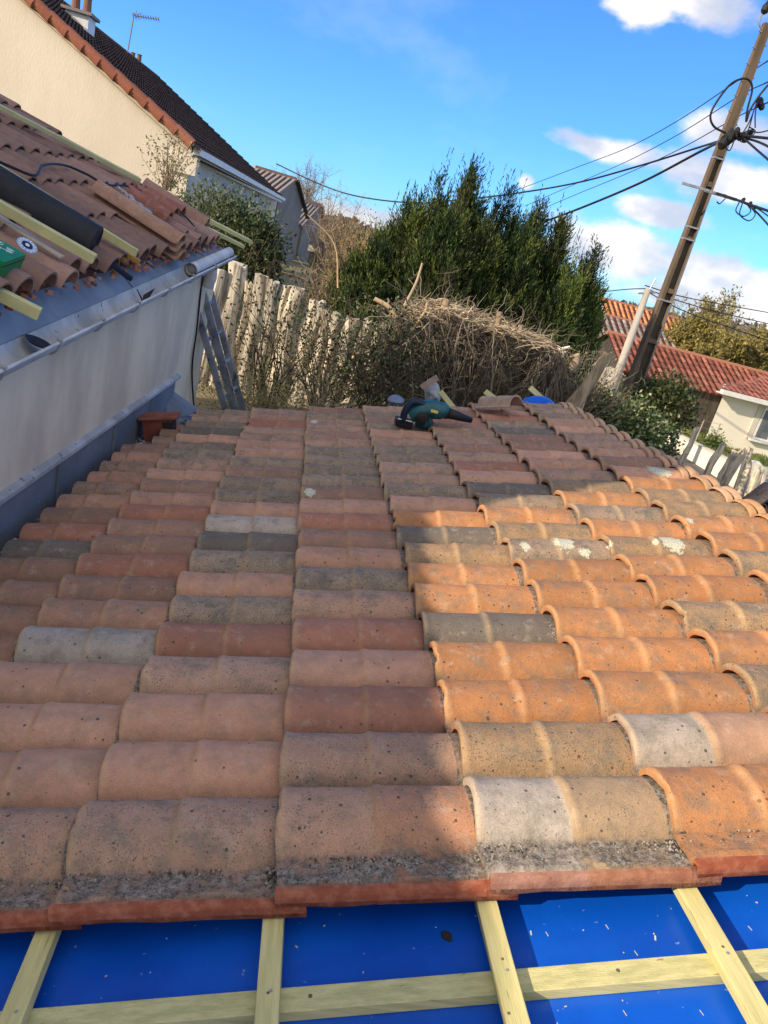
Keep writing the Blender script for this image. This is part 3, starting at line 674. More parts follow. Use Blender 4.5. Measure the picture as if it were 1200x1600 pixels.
# left roof plane frame
EO = z1(3.0); ED = (z1(6.0) - z1(3.0)).normalized(); SA = math.radians(18.5)
SD = V((-math.cos(SA), .06 * math.cos(SA), math.sin(SA))).normalized(); RN = ED.cross(-SD).normalized()
if RN.z < 0: RN = -RN
SD = (SD - ED * SD.dot(ED)).normalized()
def LR(e, s, h=0): return EO + ED * (e - 3.0) + SD * s + RN * h
def lr(px, py, h=0):
    r = ray(px, py); o = EO + RN * h; return r * (o.dot(RN) / r.dot(RN))
mb = MB(); mb.box(LR(-1.2, -.02, -.02), ED * (YE + .12 + 1.2), SD * 3.4, RN * .03, (.10, .04, .025)); 
def half_tile(mb, e, s, L, r1, r2, h1, h2, tint, rot=0.0):
    """canal tile: tapered half tube, open ends, real thickness"""
    m = 9; vs = []
    for lay in (0, .011):
        for (ss, rr, hh) in ((0, r1, h1), (.012, r1 * 1.0, h1 + .001), (L * .5, (r1 + r2) / 2, (h1 + h2) / 2), (L, r2, h2)):
            for j in range(m + 1):
                a = math.pi * j / m; vs.append(LR(e - math.cos(a) * (rr - lay) + ss * rot, s + ss, hh + math.sin(a) * (rr - lay) * .92))
    w = m + 1; fs = []
    for i in range(3):
        for j in range(m):
            fs.append((i * w + j, i * w + j + 1, (i + 1) * w + j + 1, (i + 1) * w + j)); o_ = 4 * w
            fs.append((o_ + i * w + j, o_ + (i + 1) * w + j, o_ + (i + 1) * w + j + 1, o_ + i * w + j + 1))
    for j in range(m):
        fs.append((j, 4 * w + j, 4 * w + j + 1, j + 1)); fs.append((3 * w + j, 3 * w + j + 1, 7 * w + j + 1, 7 * w + j))
    for i in range(3):
        fs.append((i * w, (i + 1) * w, 4 * w + (i + 1) * w, 4 * w + i * w)); fs.append((i * w + m, 4 * w + i * w + m, 4 * w + (i + 1) * w + m, (i + 1) * w + m))
    mb.add(vs, fs, tint)
rt = random.Random(5)
e = -1.0
while e < YE + .02:
    for q in range(9):
        s_ = -.05 + q * .36 + rt.uniform(-.012, .012)
        if q == 0: s_ += rt.uniform(-.03, .03)
        c_ = rt.choice([(.30, .175, .125), (.27, .155, .11), (.34, .20, .145), (.30, .185, .14), (.24, .145, .11)]); j = rt.uniform(.85, 1.15)
        half_tile(mb, e + rt.uniform(-.006, .006), s_, .42, .092, .082, .030 + rt.uniform(0, .006), .012, tuple(x * j for x in c_))
    e += .205
mb.build('roof', M_CLAY, HOUSE, auto=45)
# mortar crumbs and broken bits along the eave
mb = MB()
for i in range(260):
    e_ = rt.uniform(2.2, YE); P = LR(e_, rt.uniform(-.10, .02), .01); s_ = rt.uniform(.005, .022); c_ = rt.choice([(.34, .13, .08), (.42, .2, .12), (.3, .1, .06), (.12, .06, .04)])
    mb.lathe(P, [(s_, 0), (s_ * .8, s_ * .6), (s_ * .2, s_ * .8)], 5, RN, c_)
mb.build('tile_rubble', M_TWIG, HOUSE).__setitem__('kind', 'stuff')
# taller wing further up the slope to the left (unseen, added and shaped to throw the big shade)
apex = rp(.444, 2.82, .03)
xw0 = -3.0
def back(P, y_off=0): 
    # walk back towards the sun to the plane x = xw0 + .06*y
    t = (P.x - xw0 - .06 * P.y) / (LD.x - .06 * LD.y); return P - LD * t
CA = back(apex); CN1 = back(rp(.264, 1.161, .05)); CN2 = back(rp(.24, .6, -.05)); CR = back(rp(1.9, 3.4, .1)); CE = back(rp(.444, 5.4, .03))
YB = 5.6; ZT = max(CR.z, 0) + .9
dirn = (CA - CN2); lowz = lambda y: CN2.z + (y - CN2.y) * dirn.z / dirn.y
mb = MB()
def shade_mass(y0, y1, z0, z1_):
    a0 = V((xw0 + .06 * y0, y0, -4.4)); a1 = V((xw0 + .06 * y1, y1, -4.4)); t0 = V((a0.x, y0, z0)); t1 = V((a1.x, y1, z1_))
    W_ = V((-4.5, .27, 0))
    mb.add([a0, a1, a1 + W_, a0 + W_, t0, t1, t1 + W_, t0 + W_], [(0, 3, 2, 1), (4, 5, 6, 7), (0, 1, 5, 4), (1, 2, 6, 5), (2, 3, 7, 6), (3, 0, 4, 7)])
shade_mass(-6.0, CA.y, lowz(-6.0), CA.z); shade_mass(CA.y, YB, ZT, ZT)
mb.build('unseen_shade_mass', M_CREAM, HOUSE)
mb = MB()
yy = YB
mb.poly([V((xw0 + .06 * CA.y, CA.y, ZT)), V((xw0 + .06 * yy, yy, ZT)), V((xw0 - 2.25 + .06 * yy, yy + .13, ZT + 1.1)), V((xw0 - 2.25 + .06 * CA.y, CA.y + .13, ZT + 1.1))], V((0, 0, .06)))
mb.poly([V((xw0 - 4.5 + .06 * CA.y, CA.y + .27, ZT)), V((xw0 - 4.5 + .06 * yy, yy + .27, ZT)), V((xw0 - 2.25 + .06 * yy, yy + .13, ZT + 1.1)), V((xw0 - 2.25 + .06 * CA.y, CA.y + .13, ZT + 1.1))], V((0, 0, .06)))
mb.build('shade_mass_roof', pm('shade_mass_tiles', (.35, .17, .1), (.25, .12, .08), 8), HOUSE)

# ------------------------------------------------------------------ loose things on the left roof
def plank(name, a, b, h, w, th, mat, label, cat='batten', group=None, ext=0.0, h2=None):
    A, B = lr(*a, h), lr(*b, h if h2 is None else h2); A = A - (B - A) * ext
    mb = MB(); mb.bar(A, B, w, th, RN); o = mb.build(name, mat, None, bevel=.002)
    return tag(o, label, cat, group)
G1 = 'loose battens lying on the left roof'
plank('batten', (0, 167), (218, 281), .15, .060, .030, M_BATTEN2, 'pale green wooden batten lying highest on the left roof, nearest the cream gable', group=G1, ext=.5)
plank('batten', (0, 264), (214, 396), .15, .030, .040, M_BATTEN, 'yellow wooden batten lying along the far side of the black roll', group=G1, ext=.5)
plank('batten', (0, 322), (148, 405), .19, .045, .042, M_BATTEN, 'pale yellow batten lying against the near side of the black roll', group=G1, ext=.5)
plank('batten', (0, 460), (62, 491), .06, .036, .045, M_BATTEN, 'lowest short yellow batten sticking out over the zinc strip below the green box', group=G1, ext=1.0)
plank('batten', (318, 340), (392, 378), .05, .075, .035, M_BATTEN, 'upper of two yellow battens poking past the far end of the left eave', group=G1, ext=.4)
plank('batten', (322, 356), (380, 385), .02, .060, .030, M_BATTEN, 'lower of two yellow battens poking past the far end of the left eave', group=G1, ext=.4)
plank('board', (0, 340), (98, 402), .135, .045, .012, M_WHITEW, 'thin pale grey board beside the green box on the left roof', 'board', ext=.5)
plank('wood_offcut', (182, 388), (218, 410), .09, .030, .026, M_ORANGEW, 'orange wood offcut jutting out under the yellow batten at the eave, the longer one', 'wood piece', 'orange wood offcuts', ext=.5)
plank('wood_offcut', (172, 392), (196, 408), .07, .024, .022, M_ORANGEW, 'shorter orange wood offcut tucked beside the end of the black roll', 'wood piece', 'orange wood offcuts', ext=.5)
A, B = lr(158, 402, .07), lr(206, 437, .04); mb = MB(); mb.bar(A - (B - A) * .6, B, .032, .022, RN); mb.bar(A - (B - A) * .6 + RN * .013, B + RN * .013, .008, .006, RN)
tag(mb.build('metal_rail', M_DKBLUE, None, bevel=.002), 'dark blue metal rail poking out from beneath the black roll over the zinc strip', 'rail')
# black roll
A, B = lr(-60, 262, .115), lr(146, 384, .115); ax = (B - A).normalized()
RL = thing('membrane_roll', A, 'thick roll of black roofing membrane lying down the slope of the left roof', 'roll')
mb = MB(); mb.tube([A - ax * .6, B], .105, 32); mb.build('sheet', M_ROLL, RL, auto=50)
mb = MB()
for r_ in (.097, .084, .071, .058, .045, .032):
    mb.tube([B + ax * .001 + (ax.orthogonal().normalized() * math.cos(t) + ax.cross(ax.orthogonal().normalized()) * math.sin(t)) * r_ * (1 + .02 * math.sin(t)) for t in np.linspace(0, 6.28, 33)], .0022, 5)
mb.build('wound_edge', M_ROLLE, RL)
mb = MB(); mb.tube([B - ax * .01, B + ax * .004], .021, 16); mb.build('core', M_ROLLE, RL); 
mb = MB(); mb.tube([B, B + ax * .0055], .012, 12); mb.build('core_hole', M_DARK, RL)
# green box with white print
P = lr(-14, 404, .11); Q = lr(28, 395, .11); 
bx = (lr(40, 410, .115) - lr(0, 425, .115)).normalized(); by = RN.cross(bx).normalized()
if by.y < 0: by = -by
GB = thing('green_box', lr(-20, 395, .08), 'small green cardboard box with worn white printing on the canal tiles', 'box')
o_ = lr(-58, 408, .085)
mb = MB(); mb.box(o_, bx * .23, by * .125, RN * .075); mb.build('carton', M_GREEN, GB, bevel=.003)
mb = MB()
for (cx_, cy_, r_, sg) in ((.125, .055, .008, 0), (.133, .085, .005, 0), (.15, .028, .006, 0), (.168, .030, .007, 0), (.187, .034, .005, 0)):
    P0 = o_ + RN * .0765 + bx * cx_ + by * cy_; mb.tube([P0 + (bx * math.cos(t) + by * math.sin(t)) * r_ for t in np.linspace(0, 6.28, 13)], .0016, 4)
for (x1, y1, x2, y2) in ((.13, .065, .15, .10), (.15, .10, .160, .07), (.16, .07, .175, .095), (.115, .04, .125, .045), (.16, .045, .18, .05), (.135, .1, .14, .08), (.175, .095, .178, .065), (.195, .03, .20, .045)):
    P0 = o_ + RN * .0765; mb.bar(P0 + bx * x1 + by * y1, P0 + bx * x2 + by * y2, .005, .001, RN)
mb.build('printing', M_INK, GB)
mb = MB(); mb.box(o_ + RN * .052 - by * .001, bx * .231, by * .127, RN * .003); mb.build('lid_seam', M_DARK, GB)
# grinding disc
P = lr(42, 384, .135); DI = thing('cutting_disc', P, 'round blue and white cutting disc leaning on a canal tile beside the green box', 'disc')
an = (RN + V((.25, -.35, 0))).normalized(); mb = MB(); mb.lathe(P, [(.042, 0), (.043, .002), (.042, .004)], 28, an); mb.build('disc', M_DISC, DI)
mb = MB(); mb.lathe(P + an * .004, [(.022, 0), (.022, .001)], 20, an); mb.build('label_ring', M_NAVY, DI)
mb = MB(); mb.lathe(P + an * .005, [(.009, 0), (.009, .001)], 14, an); mb.build('bore', M_INK, DI)
mb = MB(); xx = an.orthogonal().normalized(); yy_ = an.cross(xx)
for t in range(14):
    a = t / 14 * 6.28; mb.bar(P + an * .0045 + (xx * math.cos(a) + yy_ * math.sin(a)) * .025, P + an * .0045 + (xx * math.cos(a) + yy_ * math.sin(a)) * .038, .005, .0006, an)
mb.build('printing', M_INK, DI)
# cable over the tiles
def spline(pts, n=8):
    pts = [V(p) for p in pts]; out = []
    P_ = [pts[0] * 2 - pts[1]] + pts + [pts[-1] * 2 - pts[-2]]
    for i in range(1, len(P_) - 2):
        for j in range(n):
            t = j / n; a, b, c, d = P_[i - 1:i + 3]
            out.append(.5 * ((2 * b) + (c - a) * t + (2 * a - 5 * b + 4 * c - d) * t * t + (3 * b - a - 3 * c + d) * t ** 3))
    return out + [pts[-1]]
mb = MB(); mb.tube(spline([lr(-40, 235, .13), lr(20, 262, .13), lr(55, 274, .135), lr(68, 258, .135), (lr(100, 258, .13)), lr(135, 272, .13), lr(165, 288, .13), lr(200, 291, .13), lr(235, 305, .13), lr(275, 325, .13), lr(312, 368, .08), at(316, 420, 6.35), at(308, 510, 6.4), at(300, 580, 6.5), at(305, 660, 6.9)]), .008, 6)
tag(mb.build('power_cord', M_BLACK, None, smooth=True), 'thin black power cord running over the left roof and hanging down past the ladders', 'cord')
# loose roof tiles (same make as the lean-to) on the left roof
def big_tile(name, pos, along, up, L=.44, w=.27, col=(.40, .215, .14), label='', group=None, flip=False, broken=False):
    along = V(along).normalized(); up = V(up); side = up.cross(along).normalized(); up = along.cross(side).normalized(); P0 = V(pos); mb = MB()
    bb = [-.5, -.485, -.44, -.43, -.36, -.28, -.24, -.22, -.18, -.12, -.05, .03, .11, .18, .24, .29, .34, .40, .43, .5]
    aa = [0, .01, .03, .2, .45, .48, .5, .53, .7, .97, 1.0]; nb = len(bb)
    for lay in (0, 1):
        for a in aa:
            for b_ in bb:
                t = abs(b_ - .05) / .31; arch = max(0, 1 - t ** 2.3) ** .62 if t < 1 else 0
                h = .070 * arch * (1 - .08 * ((a * 2) % 1)) + (.008 if b_ in (-.485, -.44, .43) else 0) - lay * .012 + (.004 if a < .02 else 0)
                x = a * L + (.02 * math.sin(b_ * 17) if broken and a > .9 else 0)
                mb.v.append(tuple(P0 + along * x + side * (b_ * w * (1 if flip else -1)) + up * h)); j = 1 if a < .5 else 1.05
                mb.c.append((col[0] * j, col[1] * j, col[2] * j, .3)); mb.k.append((0, .35 if a < .03 or .47 < a < .52 else 0, 0, 0))
    na = len(aa); vi = lambda l, i, j: (l * na + i) * nb + j
    for i in range(na - 1):
        for j in range(nb - 1): mb.f += [(vi(0, i, j), vi(0, i, j + 1), vi(0, i + 1, j + 1), vi(0, i + 1, j)), (vi(1, i, j), vi(1, i + 1, j), vi(1, i + 1, j + 1), vi(1, i, j + 1))]
        mb.f += [(vi(0, i, 0), vi(0, i + 1, 0), vi(1, i + 1, 0), vi(1, i, 0)), (vi(0, i, nb - 1), vi(1, i, nb - 1), vi(1, i + 1, nb - 1), vi(0, i + 1, nb - 1))]
    for j in range(nb - 1): mb.f += [(vi(0, 0, j), vi(1, 0, j), vi(1, 0, j + 1), vi(0, 0, j + 1)), (vi(0, na - 1, j), vi(0, na - 1, j + 1), vi(1, na - 1, j + 1), vi(1, na - 1, j))]
    mb.mi = [0] * len(mb.f)
    return tag(mb.build(name, M_TERRA, None, auto=40), label, 'roof tile', group)
G2 = 'loose clay tiles stacked on the left roof'
dn = -SD
p0 = lr(262, 388, .10)
for i, lab in enumerate(('bottom tile of the neat stack of three on the left roof', 'middle tile of the neat stack of three on the left roof', 'topmost brown clay tile of the neat stack of three on the left roof')):
    big_tile('roof_tile', lr(282, 406, .04) + RN * (.048 * i) + SD * (.0 + .02 * i) + ED * (-.02 * i), SD + ED * .04, RN + ED * .12, .62, .25, ((.37, .20, .13), (.40, .215, .145), (.42, .23, .15))[i], lab, G2)
big_tile('roof_tile', lr(322, 352, .05), SD + ED * .0, RN, .62, .25, (.38, .20, .14), 'brown clay tile laid at the far end of the left eave, above another', G2)
big_tile('roof_tile', lr(318, 358, .012), SD + ED * .02, RN, .55, .25, (.34, .17, .12), 'lower clay tile beneath the one at the far end of the left eave', G2)
for i, (a_, lab) in enumerate((((262, 345), 'dark red tile, nearest of three leaning together beside the stack'), ((272, 338), 'dark red tile, middle of three leaning together beside the stack'), ((284, 336), 'dark red tile, farthest of three leaning together beside the stack'))):
    big_tile('roof_tile', lr(*a_, .10) + RN * .0, SD + ED * .05 + RN * (-.04 * i), RN - ED * (.5 - .15 * i), .34, .22, (.33, .12, .085), lab, G2, broken=True)
for i, (a_, lab) in enumerate((((287, 372), 'nearest of the eave tiles pushed up against the far side of the stack'), ((300, 368), 'second eave tile behind the stack, half hidden in rubble'))):
    big_tile('roof_tile', lr(*a_, .05), SD + ED * .05, RN + ED * .2, .36, .22, (.32, .16, .12), lab, G2)
mb = MB()
for i in range(70):
    t = rt.random(); P = lin(lr(183, 292, .13), lr(236, 336, .13), t) + ED * rt.uniform(-.035, .035); s_ = rt.uniform(.006, .022)
    mb.lathe(P, [(s_, 0), (s_ * .9, s_ * .4), (s_ * .3, s_ * .7)], 5, (RN + V((rt.uniform(-.4, .4), rt.uniform(-.4, .4), 0))))
tag(mb.build('mortar_rubble', M_DUST, None), 'strip of crumbled grey mortar lying between loose tiles on the left roof', 'rubble', kind='stuff')
# dead leaves / rubbish in the gutter: two bent scraps of dark flashing
for (px, py, s_, lab, ang) in ((58, 538, .10, 'oval scrap of dark rubber lying in the near part of the gutter', .2), (225, 465, .06, 'pointed scrap of dark slate standing up in the gutter', 1.0)):
    P = wl(px, py, -1.07 * D); mb = MB()
    if ang < .5: mb.lathe(P, [(.0, .0), (.035, .002), (.05, .012), (.052, .014), (.03, .010)], 16, (.3, 0, 1))
    else:
        mb.poly([P + V((0, -.02, -.03)), P + V((.01, .05, -.02)), P + V((.03, .10, .05)), P + V((-.01, .02, .01))], V((.003, .002, .004)))
        mb.poly([P + V((0, -.03, -.03)), P + V((.01, -.10, .0)), P + V((-.02, -.12, .05)), P + V((-.0, -.06, -.01))], V((.003, .002, .004)))
    tag(mb.build('gutter_scrap', M_BLACK, None), lab, 'scrap', 'scraps in the gutter')

# ladders
def ladder(name, A1, B1, A2, B2, label, ext=1.6):
    L = thing(name, B1 + (B1 - A1).normalized() * ext, label, 'ladder', 'aluminium ladders leaning on the gutter end')
    for A, B in ((A1, B1), (A2, B2)):
        d = (B - A).normalized(); E_ = B + d * ext; mb = MB(); mb.bar(A, E_, .024, .058, (A2 - A1).cross(d)); mb.build('rail', M_ALU, L, bevel=.002)
    d = (B1 - A1).normalized(); n = int(((B1 - A1).length + ext) / .28)
    for i in range(n): mb = MB(); mb.tube([A1 + d * (.15 + i * .28), A2 + (B2 - A2).normalized() * (.15 + i * .28)], .016, 8); mb.build('rung', M_ALU, L)
ladder('ladder', at(300, 458, 6.50), at(352, 640, 6.75), at(312, 452, 6.85), at(366, 640, 7.1), 'nearer aluminium ladder leaning on the gutter end, its rails worn dark')
ladder('ladder', at(315, 448, 6.60), at(368, 640, 6.88), at(326, 446, 6.95), at(380, 640, 7.22), 'outer aluminium ladder, right of the other by the log fence')

# ------------------------------------------------------------------ leaf blower on the lean-to roof
def rpix(px, py, h):
    r = ray(px, py); return r * ((-BASE * D + h) / r.dot(NN))
BL = thing('leaf_blower', rpix(655, 665, .06), 'teal and black cordless leaf blower lying on the far tiles of the lean-to', 'leaf blower')
bz = 5.05
def bp(px, py, d=0): return at(px, py, 4.78 + d)
mb = MB(); ring = spline([bp(640, 650), bp(652, 644), bp(668, 640), bp(690, 642), bp(697, 645)], 5); k_ = len(ring)
mb.tube(ring, [.045 + .018 * math.sin(math.pi * i / (k_ - 1)) for i in range(k_)], 14); mb.tube([bp(650, 655), bp(664, 656), bp(674, 652)], [.05, .07, .045], 14); mb.build('housing', M_TEAL, BL, smooth=True)
mb = MB(); mb.tube(spline([bp(630, 657, -.02), bp(632, 645, -.02), bp(638, 634, -.02), bp(646, 628, -.02), bp(656, 629, -.02), bp(666, 636, -.02)], 5), .024, 10); mb.build('handle', M_DKBLUE, BL, smooth=True)
mb = MB(); mb.tube([bp(695, 644), bp(712, 649), bp(737, 657)], [.040, .032, .019], 14); mb.build('nozzle', M_BLACK, BL, smooth=True)
mb = MB(); A = bp(620, 654, -.02); mb.box(A, bp(646, 660, -.02) - A, V((0, .10, 0)), V((0, 0, -.05))); mb.build('battery', M_BLACK, BL, bevel=.008)
mb = MB(); mb.bar(bp(622, 654, -.035), bp(644, 659, -.035), .006, .006, (0, 1, 0)); mb.build('battery_stripe', M_INK, BL)
mb = MB(); A = bp(674, 640, -.075); B = bp(685, 643, -.072); mb.box(A, B - A, V((0, 0, -.016)), V((0, .012, 0))); mb.build('label_plate', M_YELLOW, BL)
for q in range(4):
    mb = MB(); mb.bar(bp(668 + q * 3.2, 646 + q * .6, -.065), bp(667 + q * 3.2, 652 + q * .6, -.065), .006, .004, (0, 1, 0)); mb.build('vent_slot', M_BLACK, BL)
mb = MB(); mb.tube(spline([bp(646, 640, -.02), bp(651, 643, -.02), bp(655, 640, -.02)], 4), .008, 8); mb.build('trigger', M_BLACK, BL)
mb = MB(); mb.tube([bp(696, 644.5), bp(700, 645.6)], .043, 16); mb.build('collar', M_BLACK, BL, smooth=True)
mb = MB(); mb.lathe(bp(660, 654, -.055), [(.03, 0), (.045, -.008), (.02, -.016)], 20, (0, 1, 0)); mb.build('air_intake', M_BLACK, BL)

# terracotta gutter block, missing tile hole (left far corner)
mb = MB(); A = rp(-1.10, 4.55, -.02); 
P = thing('clay_block', rp(-1.0, 4.62, 0), 'dark red hollow clay piece set in the gap beside the wall flashing', 'clay block')
mb.box(rp(-1.10, 4.50, -.03), U * .20, VV * .16, NN * .16); mb.build('body', pm('red_clay', (.26, .075, .045), (.18, .05, .035), 9, .7), P, bevel=.006)
mb = MB(); mb.box(rp(-1.115, 4.48, .13), U * .25, VV * .20, NN * .018); mb.build('rim', pm('red_clay_rim', (.38, .13, .07), (.24, .08, .05), 9, .7), P, bevel=.003)
mb = MB(); mb.box(rp(-.975, 4.49, .0), U * .07, VV * .1, NN * .11); mb.build('opening', M_DARK, P)
# things lying beyond the far edge of the lean-to
def draped(name, pts, mat, label, cat, thick=.01, parent=None):
    mb = MB(); c = sum((V(p) for p in pts), V()) / len(pts); n = len(pts); ring = [V(p) for p in pts]; bul = V((0, -.10, .0))
    vs = ring + [lin(p, c, .5) + bul * (.7 + .5 * math.sin(i * 2.3)) for i, p in enumerate(ring)] + [c + bul]
    back_ = [p + V((0, thick + .12, 0)) for p in ring]
    vs += back_; fs = []
    for i in range(n):
        j = (i + 1) % n; fs += [(i, j, n + j, n + i), (n + i, n + j, 2 * n), (i, 2 * n + 1 + i, 2 * n + 1 + j, j)]
    fs.append(tuple(2 * n + 1 + i for i in range(n))[::-1]); mb.add(vs, fs)
    o = mb.build(name, mat, parent, smooth=True)
    s_ = o.modifiers.new('sub', 'SUBSURF'); s_.levels = 2; s_.render_levels = 2
    return tag(o, label, cat) if label else o
RG = thing('hanging_rag', at(670, 630, 6.3), 'grey cloth rag with a brown cardboard flap hooked up behind the leaf blower', 'rag')
draped('cloth', [at(661, 607, 6.3), at(672, 600, 6.3), at(686, 596, 6.3), at(690, 612, 6.3), at(690, 632, 6.3), at(678, 634, 6.3), at(664, 632, 6.3), at(665, 618, 6.3)], M_CLOTH, None, None, parent=RG)
mb = MB(); mb.poly([at(656, 603, 6.25), at(672, 592, 6.25), at(682, 586, 6.25), at(686, 594, 6.25), at(676, 600, 6.25), at(661, 609, 6.25)], V((0, .012, .002))); mb.build('cardboard_flap', M_CARD, RG)
for i, (a_, b_, lab) in enumerate((((688, 612), (712, 642), 'pale green batten end leaning behind the nozzle of the leaf blower'), ((758, 612), (785, 632), 'pale board end showing behind the loose curved tile'), ((828, 606), (850, 626), 'short pale batten end leaning above the blue tarpaulin'))):
    mb = MB(); mb.bar(at(*a_, 6.1), at(*b_, 6.0), .045, .03, (0, -1, .2)); tag(mb.build('batten', M_BATTEN2, None, bevel=.002), lab, 'batten', 'batten ends behind the lean-to')
draped('blue_tarpaulin', [at(814, 632, 5.9), at(822, 624, 5.9), at(838, 620, 5.9), at(856, 621, 5.9), at(868, 628, 5.9), at(872, 638, 5.9), at(845, 642, 5.9), at(818, 642, 5.9)], M_TARP, 'bright blue tarpaulin bulging up beyond the far edge of the lean-to roof', 'tarpaulin')
draped('plastic_bag', [at(602, 630, 6.2), at(608, 621, 6.2), at(620, 618, 6.2), at(630, 622, 6.2), at(636, 630, 6.2), at(620, 636, 6.2)], M_BAG, 'crumpled blue grey plastic bag behind the ridge left of the leaf blower', 'bag')
tl = rpix(800, 634, .09)
big_tile('roof_tile', rpix(758, 634, .10), rpix(812, 632, .16) - rpix(758, 634, .10), NN, .32, .22, (.42, .30, .21), 'loose tan tile tipped up on the far edge of the lean-to, left of the blue tarpaulin')

# ------------------------------------------------------------------ cream neighbour house with dark roof
YN = 17.0; YF = 40.0
NH = thing('cream_house', at(300, 232, YN) + V((-3, 0, -4)), 'cream rendered house with a dark tiled roof and red verge tiles rising at upper left', 'house')
A = at(300, 228, YN); Bv = at(45, 0, YN); sl = (Bv - A); sl.normalize(); ext = A + sl * 9.0; 
Ef = at(440, 308, YF); run = Ef - A; run.z = Ef.z - A.z
apexN = A + sl * 7.2
mb = MB(); lo = V((A.x, YN, -4)); wallpts = [lo, A, apexN, V((apexN.x, YN, -4))]
Lr = V((apexN.x * 2 - A.x, YN, A.z)); 
mb.poly([lo, A, apexN, Lr, V((Lr.x, YN, -4))], V((0, .3, 0))); mb.build('gable_wall', M_CREAM, NH)
mb = MB(); eo = V((-.30, 0, 0)); g0 = lo + eo * 0 + V((-.02, .3, 0)); g1 = V((Ef.x - .35, YF - .5, -4)); 
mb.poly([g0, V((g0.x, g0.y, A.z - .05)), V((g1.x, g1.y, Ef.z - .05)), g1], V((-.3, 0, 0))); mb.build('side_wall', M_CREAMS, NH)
# roof surface with tile rows
mb = MB(); nrow = 22; ncol = 100; r3 = random.Random(2)
topF = at(240, 115, YF); slF = (topF - Ef); Lf = slF.length * 1.0
eaveN = A + V((.18, -.1, -.10)); ridN = apexN + V((0, -.1, .08)); eaveF = Ef + V((.0, 0, 0)); ridF = topF
for i in range(nrow):
    for j in range(ncol):
        s0, s1 = i / nrow, (i + 1.15) / nrow; t0, t1 = j / ncol, (j + .93) / ncol
        def rpN(s, t): return lin(lin(eaveN, ridN, s), lin(eaveF, ridF, s), t)
        up_ = V((.35, 0, .93)); c_ = (.055, .038, .032); jj_ = r3.uniform(.7, 1.3); cc_ = tuple(x * jj_ for x in c_)
        a, b, c, d = rpN(s0, t0) + up_ * .05, rpN(s0, t1) + up_ * .05, rpN(min(s1, 1), t1), rpN(min(s1, 1), t0)
        m1, m2 = lin(a, b, .5) + up_ * .05, lin(d, c, .5) + up_ * .05
        mb.add([a, m1, b, c, m2, d], [(0, 1, 4, 5), (1, 2, 3, 4)], cc_)
mb.add([eaveN, eaveF, ridF, ridN], [(0, 1, 2, 3)], (.03, .02, .02)); mb.add([x + V((0, 0, -.15)) for x in (eaveN, eaveF, ridF, ridN)], [(0, 3, 2, 1)], (.03, .02, .02))
mb.build('roof', M_DARKROOF, NH)
mb = MB()
nv = 26
for i in range(nv):
    p0 = A + sl * (i * .36) + V((.02, -.12, .02)); p1 = A + sl * (i * .36 + .40) + V((.02, -.12, .06)); c_ = rt.choice([(.30, .11, .07), (.26, .095, .06), (.34, .135, .085)])
    mb.tube([p0, p1], [.115, .095], 10, c_)
mb.build('verge_tile', M_CLAY, NH, auto=45)
mb = MB(); mb.bar(A + V((.12, -.05, -.08)), Ef + V((.12, 0, -.08)), .16, .13); mb.bar(A + V((.0, -.05, -.2)), Ef + V((0, 0, -.2)), .10, .12); mb.build('gutter', M_TRIM, NH)
mb = MB(); mb.box(A + V((-.35, -.06, -.55)), V((.5, 0, 0)), V((0, .3, 0)), V((0, 0, .35))); mb.build('corbel', M_CREAM, NH)
mb = MB(); mb.box(V((Ef.x - .25, YF - 4, -4)), V((.3, 0, 0)), V((0, .3, 0)), V((0, 0, 4 + Ef.z - .3))); mb.build('downpipe', M_TRIM, NH)
CH = None
def chimney(px, py, Y, w, h, label):
    P = at(px, py, Y); mb = MB(); mb.box(P + V((-w / 2, -w / 2, -1.0)), V((w, 0, 0)), V((0, w, 0)), V((0, 0, 1.0 + h))); c = mb.build('chimney', M_TRIM, NH)
    mb = MB(); mb.box(P + V((-w * .65, -w * .65, h)), V((w * 1.3, 0, 0)), V((0, w * 1.3, 0)), V((0, 0, .07))); mb.build('cap_slab', M_GREYR, c)
    for s_ in (-.24, .24): mb = MB(); mb.lathe(P + V((s_ * w, 0, h + .07)), [(w * .19, 0), (w * .16, w * .55), (w * .20, w * .62)], 12, col=(.22, .12, .09)); mb.build('pot', M_CLAY, c)
chimney(126, 24, 22.5, .58, .0, ''); chimney(211, 101, 36, .55, .0, '')
AT = thing('tv_antenna', at(198, 92, 33), 'thin television antenna on a tall mast above the dark roof', 'antenna')
mb = MB(); mb.tube([at(197, 95, 33), at(210, 20, 33)], .025, 6); mb.build('mast', M_GREYR, AT)
mb = MB(); a_, b_ = at(208, 24, 33), at(248, 30, 33); mb.tube([a_, b_], .02, 5)
for i in range(11): p = lin(a_, b_, i / 10); mb.tube([p + V((0, -.18, .03)), p + V((0, .18, -.03))], .008, 4); mb.tube([p + V((0, 0, .10)), p + V((0, 0, -.10))], .008, 4)
for q in ((214, 15), (219, 31), (213, 33), (222, 20)): mb.tube([at(212, 24, 33), at(*q, 33)], .012, 4)
mb.build('aerial', M_GREYR, AT)

